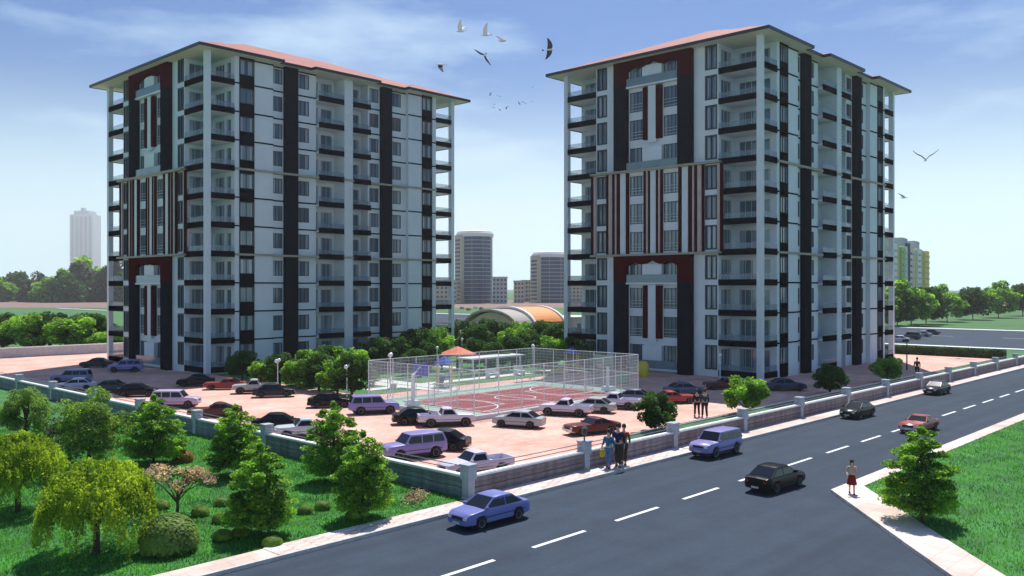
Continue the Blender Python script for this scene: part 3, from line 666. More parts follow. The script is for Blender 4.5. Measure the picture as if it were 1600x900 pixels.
cars = [
 (765,814,178,'sedan',BLU,'blue sedan on the road in front of the corner wall post','car',GR),
 (1119,709,178,'suv',LAV,'lavender off-road car on the road beside the wall','car',GR),
 (1212,761,-4,'sedan',BLK,'black sedan straddling the dashed centre line, seen from behind','car',GR),
 (1340,650,178,'sedan',DGR,'dark green sedan on the kerb side lane beside the boundary wall','car',GR),
 (1436,672,178,'muscle',RED,'red coupe with chrome bumper on the road beyond the right-hand tree','car',GR),
 (1464,614,178,'sedan',BLK,'farthest black sedan on the road at the right edge','car',GR),
 (112,598,142,'suv',(.22,.25,.42),'blue grey off-road car parked near the left end of the wall','car',GP),
 (150,573,140,'sedan',(.05,.05,.07),'charcoal sedan parked before the left block, farthest from the wall','car',GP),
 (196,580,148,'suv',LAV,'lavender off-road car parked at the left block\'s short side','car',GP),
 (118,609,150,'sedan',WHI,'white sedan half hidden behind the left wall','car',GP),
 (178,612,-40,'sedan',(.06,.09,.09),'teal grey sedan behind the feathery olive tree','car',GP),
 (215,618,-40,'sedan',BLK,'black sedan just behind the left wall between two trees','car',GP),
 (275,636,-44,'suv',(.5,.42,.58),'pale pink lilac wagon beside the left wall, facing right','car',GP),
 (336,650,150,'muscle',(.10,.04,.03),'dark brown coupe tucked behind the left wall','car',GP),
 (306,602,150,'sedan',BLK,'black sedan in the shade at the left block\'s corner column','car',GP),
 (352,607,146,'muscle',(.26,.05,.045),'maroon coupe at the edge of the left block\'s shade','car',GP),
 (398,613,150,'pickup',SIL,'silver pickup parked beside the maroon coupe','truck',GP),
 (428,619,-34,'sedan',(.022,.024,.04),'black sedan overlapping the silver pickup','car',GP),
 (437,671,-42,'sedan',BLK,'black sedan right behind the left wall and its post','car',GP),
 (478,683,152,'pickup',(.55,.62,.66),'pale pickup behind the left wall, hidden by a tree','truck',GP),
 (516,635,-36,'sedan',BLK,'black sedan in front of the hedge, left of the court','car',GP),
 (584,645,-30,'suv',LAV,'lavender off-road car at the left corner of the sports court','car',GP),
 (653,661,-34,'sedan',DGR,'black sedan beside the court\'s near end, next to a white pickup','car',GP),
 (697,664,-34,'pickup',WHI,'white pickup beside the court\'s near corner','truck',GP),
 (811,666,112,'sedan',SIL,'silver sedan parked alone in the sun before the court','car',GP),
 (885,648,114,'pickup',WHI,'white pickup along the court, nearest of the right group','truck',GP),
 (926,643,114,'sedan',(.40,.45,.44),'pale silver sedan between the two white pickups','car',GP),
 (962,637,114,'pickup',WHI,'white pickup along the court, half hidden by a sedan','truck',GP),
 (987,628,118,'sedan',(.13,.15,.22),'slate blue sedan at the court\'s right corner','car',GP),
 (925,676,162,'muscle',BRN,'brown coupe with pale bumper behind the strolling couple','car',GP),
 (646,714,166,'suv',LAV,'lavender off-road car parked by the left wall near the corner','car',GP),
 (688,700,118,'sedan',DGR,'dark green sedan behind the lavender off-road car near the corner','car',GP),
 (744,741,166,'pickup',WHI,'white pickup with empty bed right behind the corner post','truck',GP),
 (1069,616,-34,'sedan',(.13,.15,.22),'slate grey sedan in the right block\'s shade','car',GP),
 (1052,629,-34,'muscle',RED,'red coupe behind the small tree at the verge','car',GP),
 (1228,609,-46,'sedan',(.07,.08,.15),'dark blue sedan in front of the right block\'s long side','car',GP),
 (1131,607,140,'muscle',(.15,.04,.04),'maroon coupe in the right block\'s shade, left of a bush','car',GP),
 (1404,533,92,'sedan',WHI,'white sedan on the far avenue, nearest the right block','car','cars on the far avenue'),
 (1423,529,92,'suv',(.1,.1,.12),'black off-road car on the far avenue','car','cars on the far avenue'),
 (1440,525,92,'sedan',(.35,.36,.4),'grey sedan on the far avenue, third along','car','cars on the far avenue'),
 (1454,522,92,'sedan',(.05,.05,.08),'black sedan on the far avenue at the right edge','car','cars on the far avenue')]
for c in cars: place_car(*c[:8])
# ---------------------------------------------------------------- foliage
def leafmesh(name, m, pts, size, flat=.0, seed=0, asp=.55, drop=0):
    r = np.random.RandomState(seed); P = np.asarray(pts); n = len(P)
    nm = r.normal(size=(n,3)); nm[:,2] = np.abs(nm[:,2])+flat; nm /= np.linalg.norm(nm, axis=1)[:,None]
    a = np.cross(nm, r.normal(size=(n,3))); a[:,2] -= drop; a /= np.linalg.norm(a, axis=1)[:,None]
    b = np.cross(nm, a); b /= np.linalg.norm(b, axis=1)[:,None]
    s = size*(.6+.8*r.rand(n))[:,None]
    V = np.stack([P-a*s, P+b*s*asp+nm*s*.12, P+a*s, P-b*s*asp+nm*s*.12], 1).reshape(-1,3)
    me = bpy.data.meshes.new(name); me.vertices.add(4*n); me.vertices.foreach_set('co', V.ravel())
    me.loops.add(4*n); me.loops.foreach_set('vertex_index', np.arange(4*n)); me.polygons.add(n)
    me.polygons.foreach_set('loop_start', np.arange(n)*4); me.polygons.foreach_set('loop_total', np.full(n, 4))
    me.materials.append(M[m]); me.update(calc_edges=True); return me
def clumps(cl, per, seed, shell=.5):
    r = np.random.RandomState(seed); out = []
    for c, s in cl:
        d = r.normal(size=(per,3)); d /= np.linalg.norm(d, axis=1)[:,None]
        q = (shell+(1-shell)*r.rand(per))**(1/1.5); out.append(np.array(c)+d*q[:,None]*np.array(s))
    return np.concatenate(out)
def branchy(pts_end, base_r, h0, m='bark', seed=0, fork=.35):
    r = random.Random(seed); mb = MB(); top = Vector((0,0,h0))
    mb.tube([(0,0,-.05), (.02,.01,h0*.5), tuple(top)], [base_r*1.25, base_r, base_r*.8], 8)
    for e in pts_end:
        e = Vector(e); st = Vector((0,0,h0*r.uniform(fork,1))); mid = st.lerp(e, .5)+Vector((r.uniform(-.1,.1), r.uniform(-.1,.1), r.uniform(0,.15)))*max(1, h0*.3)
        mb.tube([st, mid, e], [base_r*.5, base_r*.33, base_r*.12], 5)
    return mb.mesh('trunk', M[m], 50)
def tiered(seed, h=3.3, rad=1.25):
    r = random.Random(seed); cl = []; ends = []
    for k in range(9):
        f = k/8; z = h*(.17+.73*f); rr = rad*(1-.52*f**2.3)*(.85 if k == 0 else 1); n = max(3, int(9*(1-f)+3))
        for j in range(n):
            t = 2*math.pi*(j+r.random()*.7)/n+k; q = rr*r.uniform(.55, 1.02)
            s = .30*(1-.35*f)*r.uniform(.8, 1.25)*rad/1.25
            cl.append(((q*math.cos(t), q*math.sin(t), z+r.uniform(-.12,.12)), (s*1.35, s*1.35, s*.55)))
            if j % 2 == 0: ends.append((q*.8*math.cos(t), q*.8*math.sin(t), z-.08))
        if k < 8: cl += [((0,0,z), (rr*.6, rr*.6, .2))]*2
    cl.append(((0,0,h*.97), (.16,.16,.16)))
    return leafmesh('crown', 'leafA', clumps(cl, 230, seed, .25), .056, .9, seed, .55, .35), branchy(ends, .05, h*.85, seed=seed, fork=.12)
def bushy(seed, h=3.2, rad=1.5, m='leafB', per=150, ls=.095, nc=30, trunk=.22):
    r = random.Random(seed); cl = []; ends = []
    for k in range(nc):
        t = r.uniform(0, 6.28); ph = math.acos(r.uniform(-.75, 1)); q = r.uniform(.45, .92)
        x, y, z = q*rad*math.sin(ph)*math.cos(t), q*rad*math.sin(ph)*math.sin(t), h*(trunk+(1-trunk)*.5)+q*h*(1-trunk)*.46*math.cos(ph)
        s = rad*r.uniform(.22, .36); cl.append(((x,y,z), (s,s,s*.8)))
        if k % 3 == 0: ends.append((x*.8, y*.8, z))
    cl.append(((0,0,h*.55), (rad*.6, rad*.6, h*.3)))
    return leafmesh('crown', m, clumps(cl, per, seed, .45), ls, .3, seed), branchy(ends, .09, h*.5, seed=seed)
def put_tree(name, meshes, xy, label, cat='tree', group=None, sc=1, z=0, rz=None):
    t = thing(name, label, cat, (*xy, z), rnd.uniform(0, 6.28) if rz is None else rz, group)
    t.scale = (sc,)*3 if not isinstance(sc, tuple) else sc
    link('crown', meshes[0], t); 
    if meshes[1]: link('trunk', meshes[1], t)
    return t
T = [tiered(11), tiered(12), tiered(13)]
GT = 'young tiered trees on the lawns'
for i, (px, py, sc, lb) in enumerate([
  (240,724,(1.12,1.12,1.04),'tiered green tree left of the orange bush, farthest from the road'), (368,743,(1,1,1),'tiered green tree near the wall, behind the pink blossom tree'),
  (407,836,(.98,.98,.99),'tiered green tree nearest the front edge, among clipped balls'), (521,753,(1,1,1.1),'tiered green tree against the wall, partly hiding a pickup'),
  (567,812,(.9,.9,1.02),'tiered green tree nearest the corner post'), (1440,817,(1.06,1.06,1.06),'tiered green tree on the lawn across the road')]):
    put_tree('garden_tree', T[i % 3], W(px, py), lb, 'tree', GT, sc, .02 if i < 5 else .1)
# golden willow
def willow(seed, h=3.15, rad=1.75):
    r = np.random.RandomState(seed); pts = []
    for _ in range(520):
        t = r.rand()*6.283; q = math.sqrt(r.rand())*rad
        z0 = h*(1-.36*(q/rad)**2.6)-r.rand()*.16+.12*math.sin(3*t+1)*q+.07*math.sin(7*t)*q; ln = (.30+1.5*(q/rad)**1.6)*(.4+.7*r.rand())
        n = int(40+ln*34); s = r.rand(n)
        x = q*math.cos(t)*(1+.10*s)+r.normal(size=n)*.045; y = q*math.sin(t)*(1+.10*s)+r.normal(size=n)*.045; z = z0-s*ln
        pts.append(np.stack([x, y, np.maximum(z, .12)], 1))
    ends = [(rad*.6*math.cos(a), rad*.6*math.sin(a), h*(.62+.1*math.sin(a*3))) for a in np.arange(0, 6.28, .6)]
    pts.append(clumps([((0,0,h*.66),(rad*.8,rad*.8,h*.22)), ((rad*.3,0,h*.55),(rad*.6,rad*.6,h*.25)), ((-rad*.3,rad*.2,h*.5),(rad*.55,rad*.55,h*.25))], 3200, seed, .2))
    return leafmesh('crown', 'leafY', np.concatenate(pts), .05, .2, seed, .4, .9), branchy(ends, .10, h*.42, seed=seed, fork=.6)
put_tree('willow_tree', willow(5), W(150, 866), 'golden green willow with drooping crown in the front left corner', sc=1, z=.02)
put_tree('willow_tree', willow(6), W(28, 800), 'drooping golden willow behind the front left one', sc=1, z=.02)
put_tree('olive_tree', bushy(21, 4.2, 1.7, 'leafO', 330, .06, 44, .05), W(140, 742), 'feathery pale olive tree in front of the left wall')
put_tree('grey_bush', bushy(22, 2.6, 1.2, 'leafD', 170, .055, 24, .05), W(108, 722), 'dark grey green bush beneath the olive tree', 'bush')
put_tree('olive_tree', bushy(23, 3.6, 1.5, 'leafO', 300, .06, 36, .05), W(40, 700), 'feathery olive tree left of the dark grey bush')
# pink blossom tree
r_ = random.Random(3); cl = []; ends = []; gl = []
for k in range(15):
    t = 2*math.pi*k/15+r_.uniform(-.2,.2); q = r_.uniform(.5, 1.35); z = 1.55+.35*(1-q/1.35)+r_.uniform(-.28,.2)
    c = (q*math.cos(t), q*math.sin(t), z); cl.append((c, (.34,.34,.22))); ends.append(c)
    gl.append(((c[0]*.75, c[1]*.75, z-.12), (.26,.26,.16)))
bt = thing('blossom_tree', 'small pink blossoming tree with forked dark trunk', 'tree', (*W(277, 806), .02))
link('crown', leafmesh('crown', 'leafP', clumps(cl, 110, 4, .3), .05, .3, 4), bt); link('foliage', leafmesh('foliage', 'leafB', clumps(gl, 60, 5, .3), .05, .3, 5), bt)
link('trunk', branchy(ends, .055, .85, seed=8, fork=.55), bt)
# round shrub, orange shrub, clipped balls, flowers
def ballbush(rad, m, n, ls, seed, sq=.85):
    r = np.random.RandomState(seed); d = r.normal(size=(n,3)); d[:,2] = np.abs(d[:,2])*1.0-.15; d /= np.linalg.norm(d, axis=1)[:,None]
    P = d*rad*(.86+.16*r.rand(n))[:,None]; P[:,2] = P[:,2]*sq+rad*.35
    me = leafmesh('foliage', m, P, ls, .2, seed); return me
def put_bush(name, me, xy, label, rad, group=None, sc=1, sq=.85, cat='bush'):
    t = thing(name, label, cat, (*xy, .02), rnd.uniform(0,6), group); t.scale = (sc,)*3; link('foliage', me, t)
    mb = MB(); mb.ball((0,0,rad*.35), rad*.80, 8, (1,1,sq)); mb.obj('twig_core', M['leafO'], t, 60); return t
bb = ballbush(.98, 'leafO', 9000, .06, 31, .95); put_bush('round_shrub', bb, W(264, 862), 'large round grey green shrub at the front edge', .98, sq=.95)
ob = ballbush(.5, 'leafG', 2600, .055, 32, .9); put_bush('orange_shrub', ob, W(286, 722), 'orange leaved shrub beside a tiered tree', .5)
sb_ = [ballbush(.34, 'leafH', 2600, .034, 40+i, .72) for i in range(3)]; smm = MB(); smm.ball((0,0,.12), .27, 8, (1,1,.72)); sme_ = smm.mesh('twig_core', M['leafH'], 60)
for i, (px, py, lb) in enumerate([(313,806,'clipped ball right of the blossom tree trunk'), (347,790,'clipped ball farthest of the left cluster'), (347,816,'clipped ball in the middle of the left cluster'),
  (375,838,'clipped ball touching the nearest tiered tree on its left'), (347,844,'clipped ball nearest the round shrub'), (477,802,'left ball of the pair between two tiered trees'), (504,796,'right ball of the pair between two tiered trees'),
  (553,810,'clipped ball beside the trunk of the tree nearest the corner'), (425,854,'clipped ball closest to the pavement, at the front'), (253,795,'clipped ball left of the blossom tree trunk')]):
    t = thing('clipped_shrub', lb, 'shrub', (*W(px, py), .02), i*1.3, 'clipped ball shrubs on the lawn'); s = rnd.uniform(.9,1.08); t.scale = (s,s,s)
    link('foliage', sb_[i % 3], t); link('twig_core', sme_, t)
fr_ = np.random.RandomState(9); fp = np.stack([fr_.normal(size=700)*.65, fr_.normal(size=700)*.22, .04+.12*fr_.rand(700)], 1)
o = link('flower_patch', leafmesh('flower_patch', 'leafP', fp, .035, .4, 9), None, (*W(650, 778), .02), R_(40)); tag(o, 'low patch of pinkish flowers on the lawn near the corner post', 'flowers', None, 'stuff')
o = link('flower_leaves', leafmesh('flower_leaves', 'leafB', fp*[1.1,1.2,.8], .04, .4, 10), o); o['kind'] = 'stuff'
# grass blades on the near lawns
def grass(name, poly_ok, bounds, n, seed, z, h=.085):
    r = np.random.RandomState(seed); x = bounds[0]+(bounds[1]-bounds[0])*r.rand(n*2); y = bounds[2]+(bounds[3]-bounds[2])*r.rand(n*2)
    k = poly_ok(x, y); x, y = x[k][:n], y[k][:n]; n = len(x); a = r.rand(n)*6.28; hh_ = h*(.5+r.rand(n)); w = .014+.012*r.rand(n)
    tx, ty = r.normal(size=n)*.035, r.normal(size=n)*.035
    V = np.stack([np.stack([x-np.cos(a)*w, y-np.sin(a)*w, np.full(n,z)],1), np.stack([x+np.cos(a)*w, y+np.sin(a)*w, np.full(n,z)],1), np.stack([x+tx, y+ty, z+hh_],1)],1).reshape(-1,3)
    me = bpy.data.meshes.new(name); me.vertices.add(3*n); me.vertices.foreach_set('co', V.ravel()); me.loops.add(3*n); me.loops.foreach_set('vertex_index', np.arange(3*n))
    me.polygons.add(n); me.polygons.foreach_set('loop_start', np.arange(n)*3); me.polygons.foreach_set('loop_total', np.full(n,3)); me.materials.append(M['blade']); me.update(calc_edges=True)
    o = link(name, me); tag(o, 'short green grass growing on the lawn', 'grass', None, 'stuff')
grass('grass', lambda x, y: (x > -1) & ((y-cy) < 34), (cx-24, cx-.25, cy-.34, cy+34), 150000, 1, .02)
def inpoly(x, y, P):
    c = np.zeros(len(x), bool); j = len(P)-1
    for i in range(len(P)):
        xi, yi = P[i]; xj, yj = P[j]; c ^= ((yi > y) != (yj > y)) & (x < (xj-xi)*(y-yi)/(yj-yi+1e-9)+xi); j = i
    return c
grass('grass', lambda x, y: inpoly(x, y, g_in), (cx+2, cx+40, cy-26, cy-11.3), 50000, 2, .1)
# trees round the court, along the verge and far off
B = [bushy(50+i, 3.3, 1.6, m, 300, .085, 38, .04) for i, m in enumerate(('leafB', 'leafA', 'leafB', 'leafA'))]
GV = 'bushy trees on the verge behind the road wall'
for i, (px, py, s, lb) in enumerate([(1024,672,.86,'bushy tree on the verge left of the dark couple'), (1166,648,.95,'bushy tree on the verge right of the dark couple'), (1297,614,.86,'bushy tree before the right block\'s entrance side'), (1386,597,.92,'bushy tree on the verge at the right block\'s far corner')]):
    put_tree('verge_tree', B[i], W(px, py), lb, 'tree', GV, (s*.98, s*.98, s), -.28)
GH = 'leafy trees along the edge of the car park'
for i, (px, py, s, lb) in enumerate([(378,594,1.05,'leafy tree at the left block\'s near corner, leftmost of the hedge row'), (408,600,.8,'low leafy tree second in the hedge row'), (437,603,1.05,'leafy tree third in the hedge row, behind a black sedan'),
  (468,606,1.0,'leafy tree fourth in the hedge row'), (498,610,1.15,'tall dark leafy tree in the middle of the hedge row'), (527,615,1.0,'leafy tree sixth in the hedge row'), (550,619,1.2,'tall leafy tree touching the court fence'),
  (485,600,1.2,'leafy tree behind the middle of the hedge row'), (515,598,1.25,'leafy tree rising behind the sixth hedge tree'), (545,600,1.2,'leafy tree behind the one touching the fence')]):
    put_tree('hedge_tree', B[i % 4], W(px, py), lb, 'tree', GH, s, -.35)
GB = 'leafy trees of the garden between the blocks'
names = ['in the shade of the left block', 'before the left block\'s third pilaster', 'left of the red pavilion', 'at the left block\'s far corner', 'behind the red pavilion', 'right of the red pavilion', 'in front of the barrel roofed hall', 'beside the hall\'s orange door', 'at the right end of the hall', 'beside the right block\'s far column', 'behind the court\'s far corner', 'behind the court\'s back fence', 'against the right block\'s ground floor', 'under the hall\'s grey roof', 'left of the barrel roofed hall', 'farthest before the hall']
for i, (px, py, s) in enumerate([(590,580,1.3), (620,578,1.25), (650,574,1.5), (680,566,1.45), (668,556,1.5), (745,562,1.5), (775,556,1.6), (803,560,1.35), (848,550,1.55), (872,556,1.5), (835,566,1.2), (862,572,1.2), (893,570,1.2), (760,545,1.5), (725,548,1.5), (812,545,1.4)]):
    put_tree('park_tree', B[(0, 2, 2, 1)[i % 4]], W(px, py), 'leafy park tree '+names[i], 'tree', GB, s, -.4)
more = [(742,574,1.15,'dark park tree just right of the red pavilion'), (775,578,1.1,'dark park tree in the middle behind the court fence'), (800,572,1.25,'dark park tree left of the court\'s far corner'), (645,586,1.0,'low park tree behind the left part of the court fence'), (667,578,1.1,'park tree left of the red pavilion, close to the path'), (905,580,1.0,'dark park tree by the right block behind the fence'), (850,580,1.05,'dark park tree behind the court fence, right of its far corner'), (822,566,1.35,'dark park tree right before the hall door')]
for i, (px, py, s, lb) in enumerate(more): put_tree('park_tree', B[(2, 0)[i % 2]], W(px, py), lb, 'tree', GB, s, -.4)
GL = 'clipped bushes beyond the left lane'
for i, px in enumerate([5, 42, 78, 112, 146, 178]):
    put_tree('hedge_bush', B[i % 4], W(px, 543+2*(i % 2)), ['broad bush at the far left edge of the hedge', 'broad bush second from left in the hedge', 'broad bush third from left in the hedge', 'broad bush in the middle of the hedge beyond the lane', 'broad bush fifth in the hedge', 'broad bush at the right end of the hedge, by the block'][i], 'bush', GL, (2.6,2.6,2.0 if i < 5 else 1.3), -1.1)
BIG = [bushy(60+i, 10, 4.2, m, 170, .34, 36, .08) for i, m in enumerate(('leafA', 'leafB', 'leafD'))]
GF = 'misty tall trees on the left'
far = [(2,560,2.6),(30,600,3.4),(58,560,2.7),(84,540,3.2),(105,540,3.0),(128,560,3.6),(148,600,4.7),(168,560,3.2),(188,560,4.0),(204,560,3.2)]
for i, (px, Y, s) in enumerate(far):
    put_tree('tall_tree', BIG[i % 3], WD(px, Y), f'misty tall tree {["at the far left edge","second from the left edge","third from the left edge","below the left edge of the ghostly tower","under the ghostly tower","right below the ghostly tower","with the highest pointed top","just left of the left block","showing through the left balconies","seen between the left balcony column and the wall"][i]}', 'tree', GF, (s*.95, s*.95, s), -3.2*s)
GA = 'green trees beyond the far avenue'
for i, (px, Y, s, lb) in enumerate([(1372,200,.85,'green tree showing through the right block\'s balconies'), (1402,202,.95,'green tree beyond the avenue next to the right block'), (1424,208,1.1,'broad green tree beyond the avenue in front of the yellow blocks'), (1447,216,1.0,'green tree beyond the avenue at the picture edge'), (1480,232,1.0,'green tree farther along the avenue'), (1520,246,1.0,'green tree along the avenue, second past the yellow blocks'), (1560,262,1.1,'green tree along the avenue, third past the yellow blocks'), (1598,280,1.1,'last green tree along the avenue on the right')]):
    put_tree('avenue_tree', BIG[i % 2], WD(px, Y), lb, 'tree', GA, s*1.22, -2.0)
# ---------------------------------------------------------------- sports court
nx0, ny0 = W(741, 657); CU, CV = 19.2, 11.6
ct = thing('sports_court', 'red sports court with white lines and pale green surround', 'sports court', (nx0, ny0, 0))
MB().box(0, CU, 0, CV, 0, .30).obj('court_base', M['concrete'], ct)
mb = MB(); mb.poly([(.25,.25,.304),(CU-.25,.25,.304),(CU-.25,CV-.25,.304),(.25,CV-.25,.304)]); mb.obj('surround', M['cgreen'], ct)
x0, x1, y0, y1 = 1.6, CU-2.0, .5, CV-2.2
mb = MB(); mb.poly([(x0,y0,.309),(x1,y0,.309),(x1,y1,.309),(x0,y1,.309)]); mb.obj('playing_surface', M['court'], ct)
zl = .313
def line(a, b, w=.09):
    a, b = Vector((*a, 0)), Vector((*b, 0)); d = (b-a).normalized(); p = Vector((-d.y, d.x, 0))*w/2
    mb = MB(); mb.poly([((q.x), (q.y), zl) for q in (a-p, b-p, b+p, a+p)]); mb.obj('court_line', M['paint'], ct)
m_ = (x0+x1)/2; ym = (y0+y1)/2
for a, b in (((x0+.5,y0+.4),(x1-.5,y0+.4)), ((x0+.5,y1-.4),(x1-.5,y1-.4)), ((x0+.5,y0+.4),(x0+.5,y1-.4)), ((x1-.5,y0+.4),(x1-.5,y1-.4)), ((m_,y0+.4),(m_,y1-.4)), ((x0+4.5,ym-2),(x0+4.5,ym+2)), ((x0+.5,ym-2),(x0+4.5,ym-2)), ((x0+.5,ym+2),(x0+4.5,ym+2)), ((x1-4.5,ym-2),(x1-4.5,ym+2)), ((x1-.5,ym-2),(x1-4.5,ym-2)), ((x1-.5,ym+2),(x1-4.5,ym+2))): line(a, b)
def arc(cxx, cyy, r, a0, a1, n=20):
    mb = MB()
    for i in range(n):
        t0, t1 = R_(a0+(a1-a0)*i/n), R_(a0+(a1-a0)*(i+1)/n)
        mb.poly([(cxx+q*math.cos(t), cyy+q*math.sin(t), zl+.001) for q, t in ((r-.045,t0),(r+.045,t0),(r+.045,t1),(r-.045,t1))])
    mb.obj('court_line', M['paint'], ct)
arc(m_, ym, 1.6, 0, 360, 32); arc(x0+.5, ym, 3.7, -90, 90); arc(x1-.5, ym, 3.7, 90, 270)
fc = thing('court_fence', 'tall see-through white mesh fence around the red court', 'fence', (nx0, ny0, .3))
FH = 3.1
pm = MB(); pm.tube([(0,0,0),(0,0,FH)], .035, 6); pme = pm.mesh('post', M['metalw'])
segs = [((0.12,.12),(CU-.12,.12),8), ((CU-.12,.12),(CU-.12,CV-.12),5), ((CU-.12,CV-.12),(.12,CV-.12),8), ((.12,CV-.12),(.12,.12),5)]
for a, b, n in segs:
    for i in range(n):
        p = (a[0]+(b[0]-a[0])*i/n, a[1]+(b[1]-a[1])*i/n); q = (a[0]+(b[0]-a[0])*(i+1)/n, a[1]+(b[1]-a[1])*(i+1)/n)
        link('post', pme, fc, (*p, 0))
        for z in (.05, FH*.5, FH-.02):
            mb = MB(); mb.tube([(*p, z), (*q, z)], .02, 5); mb.obj('rail', M['metalw'], fc)
        mb = MB()
        for k in range(1, 6):
            f = k/6; x, y = p[0]+(q[0]-p[0])*f, p[1]+(q[1]-p[1])*f; mb.tube([(x,y,0),(x,y,FH)], .004, 4)
        for k in range(1, 12):
            z = FH*k/12; mb.tube([(*p,z),(*q,z)], .004, 4)
        tag(mb.obj('fence_wire', M['metalw'], fc), kind='stuff')
        mb = MB(); mb.poly([(*p,.05),(*q,.05),(*q,FH-.03),(*p,FH-.03)]); mb.obj('mesh_panel', M['net'], fc)
def goal(x, y, rz, label):
    g = thing('football_goal', label, 'goal', (nx0+x, ny0+y, .31), rz, 'small football goals')
    mb = MB(); mb.tube([(0,-1.2,0),(0,-1.2,1.6),(0,1.2,1.6),(0,1.2,0)], .045, 8); mb.obj('goal_frame', M['metalw'], g)
    mb = MB(); mb.tube([(0,-1.2,1.6),(-.5,-1.2,1.5),(-.9,-1.2,0),(-.9,1.2,0),(-.5,1.2,1.5),(0,1.2,1.6)], .02, 6); mb.obj('net_support', M['metalw'], g)
    mb = MB(); mb.poly([(0,-1.2,1.6),(0,1.2,1.6),(-.9,1.2,0),(-.9,-1.2,0)]); mb.poly([(0,-1.2,1.6),(-.9,-1.2,0),(0,-1.2,0)]); mb.poly([(0,1.2,1.6),(-.9,1.2,0),(0,1.2,0)])
    mb.obj('goal_net', M['net'], g)
goal(2.0, ym, 0, 'white football goal at the court\'s near end, behind the white pickup'); goal(x1-.4, ym, math.pi, 'white football goal at the court\'s far end')
def hoop(x, y, rz, label, pc, bc):
    g = thing('basketball_hoop', label, 'basketball hoop', (nx0+x, ny0+y, .3), rz, 'basketball hoops')
    mb = MB(); mb.box(-.45,.35,-.4,.4,0,.35); mb.obj('hoop_base', M[pc], g)
    mb = MB(); mb.tube([(0,0,.3),(0,0,2.2),(.7,0,2.75)], [.16,.13,.08], 8); mb.obj('pole', M[pc], g)
    mb = MB(); mb.box(.72,.78,-.85,.85,2.1,3.0); mb.obj('backboard', M[bc], g)
    mb = MB(); mb.tube([(1.05+.24*math.cos(a*math.pi/8), .24*math.sin(a*math.pi/8), 2.25) for a in range(17)], .02, 5); mb.obj('ring', M['orange'], g)
    mb = MB(); mb.lathe([(.24,2.24),(.19,2.05),(.14,1.9)], 10, (1.05,0,0)); mb.obj('hoop_net', M['net'], g)
hoop(.9, ym+2.3, 0, 'basketball hoop with white post and blue board at the near end', 'metalw', 'blue'); hoop(CU-1.0, ym-2.4, math.pi, 'basketball hoop with pale green board at the far end', 'metalw', 'cgreen')
# ---------------------------------------------------------------- garden things
def at(px, py, z=0): return (*W(px, py), z)
g = thing('garden_pavilion', 'pavilion with terracotta pyramid roof beyond the court', 'pavilion', at(715, 578))
for s in (-1, 1):
    for q in (-1, 1): MB().box(s*1.2-.08, s*1.2+.08, q*1.2-.08, q*1.2+.08, 0, 1.72).obj('post', M['bark'], g)
mb = MB(); mb.lathe([(2.1,1.7),(2.05,1.8),(.05,2.6)], 8); mb.obj('roof', M['terra'], g)
g = thing('garden_pavilion', 'small pavilion with terracotta roof against the left block', 'pavilion', at(602, 566))
mb = MB(); mb.lathe([(2.4,1.95),(2.4,2.05),(.05,3.1)], 8); mb.obj('roof', M['terra'], g)
for s in (-1, 1):
    for q in (-1, 1): MB().box(s*1.2-.08, s*1.2+.08, q*1.2-.08, q*1.2+.08, 0, 2.0).obj('post', M['bark'], g)
g = thing('pergola', 'long white pergola right of the terracotta pavilion', 'pergola', at(768, 583), 0)
for x in (-3.5, 0, 3.5):
    for y in (-.8, .8): MB().box(x-.08, x+.08, y-.08, y+.08, 0, 1.7).obj('post', M['metalw'], g)
MB().box(-4, 4, -1.1, 1.1, 1.7, 1.85).obj('pergola_roof', M['metalw'], g)
def play(px, py, label, mats, rz):
    g = thing('playground_tower', label, 'playground', at(px, py), rz, 'playground pieces behind the court')
    for s in (-.6, .6):
        for q in (-.6, .6): MB().tube([(s,q,0),(s,q,2.1)], .06, 6).obj('post', M[mats[0]], g)
    MB().box(-.65,.65,-.65,.65,.9,1.0).obj('deck', M[mats[1]], g)
    mb = MB(); mb.lathe([(1.0,2.1),(.03,2.8)], 4); mb.obj('roof', M[mats[2]], g)
    mb = MB()
    mb.poly([(.65,-.3,1.0),(.65,.3,1.0),(2.2,.3,.1),(2.2,-.3,.1)]); mb.box(.65,2.2,.3,.36,.1,.5); mb.obj('slide', M[mats[1]], g)
play(694, 604, 'blue and yellow play tower left of the court', ('yellow','blue','blue'), 1); play(893, 583, 'play tower with blue roof behind the court\'s right part', ('yellow','yellow','blue'), 2.4)
g = thing('waste_container', 'pale green waste container at the court\'s right corner', 'container', at(974, 598), .4)
MB().box(-.7,.7,-.45,.45,.12,1.0).obj('container_body', M['green'], g); MB().box(-.74,.74,-.49,.49,1.0,1.08).obj('lid', M['green'], g)
for s in (-.5,.5): MB().tube([(s,-.4,.08),(s,.4,.08)], .08, 8).obj('castor', M['trim'], g)
g = thing('recycling_bin', 'yellow recycling bin before the right block\'s dark pillar', 'bin', at(1004, 588), .4)
mb = MB(); mb.lathe([(.45,0),(.6,.2),(.62,1.2),(.45,1.5),(.1,1.6)], 14); mb.obj('bin_shell', M['yellow'], g, 40); mb = MB(); mb.tube([(.5,0,1.15),(.7,0,1.15)], .14, 10); mb.obj('bin_opening', M['trim'], g)
def bench(px, py, rz, label):
    g = thing('garden_bench', label, 'bench', at(px, py), rz, 'white garden benches')
    MB().box(-.9,.9,-.25,.25,.42,.5).obj('seat', M['metalw'], g); MB().box(-.9,.9,.22,.28,.55,.95).obj('backrest', M['metalw'], g)
    for s in (-.75,.75): MB().box(s-.05,s+.05,-.22,.26,0,.42).obj('leg', M['metalw'], g)
bench(615, 606, .8, 'white bench by the path left of the court'); bench(770, 590, .1, 'white bench beside the pergola'); bench(812, 585, 1.2, 'white bench near the court\'s far corner')
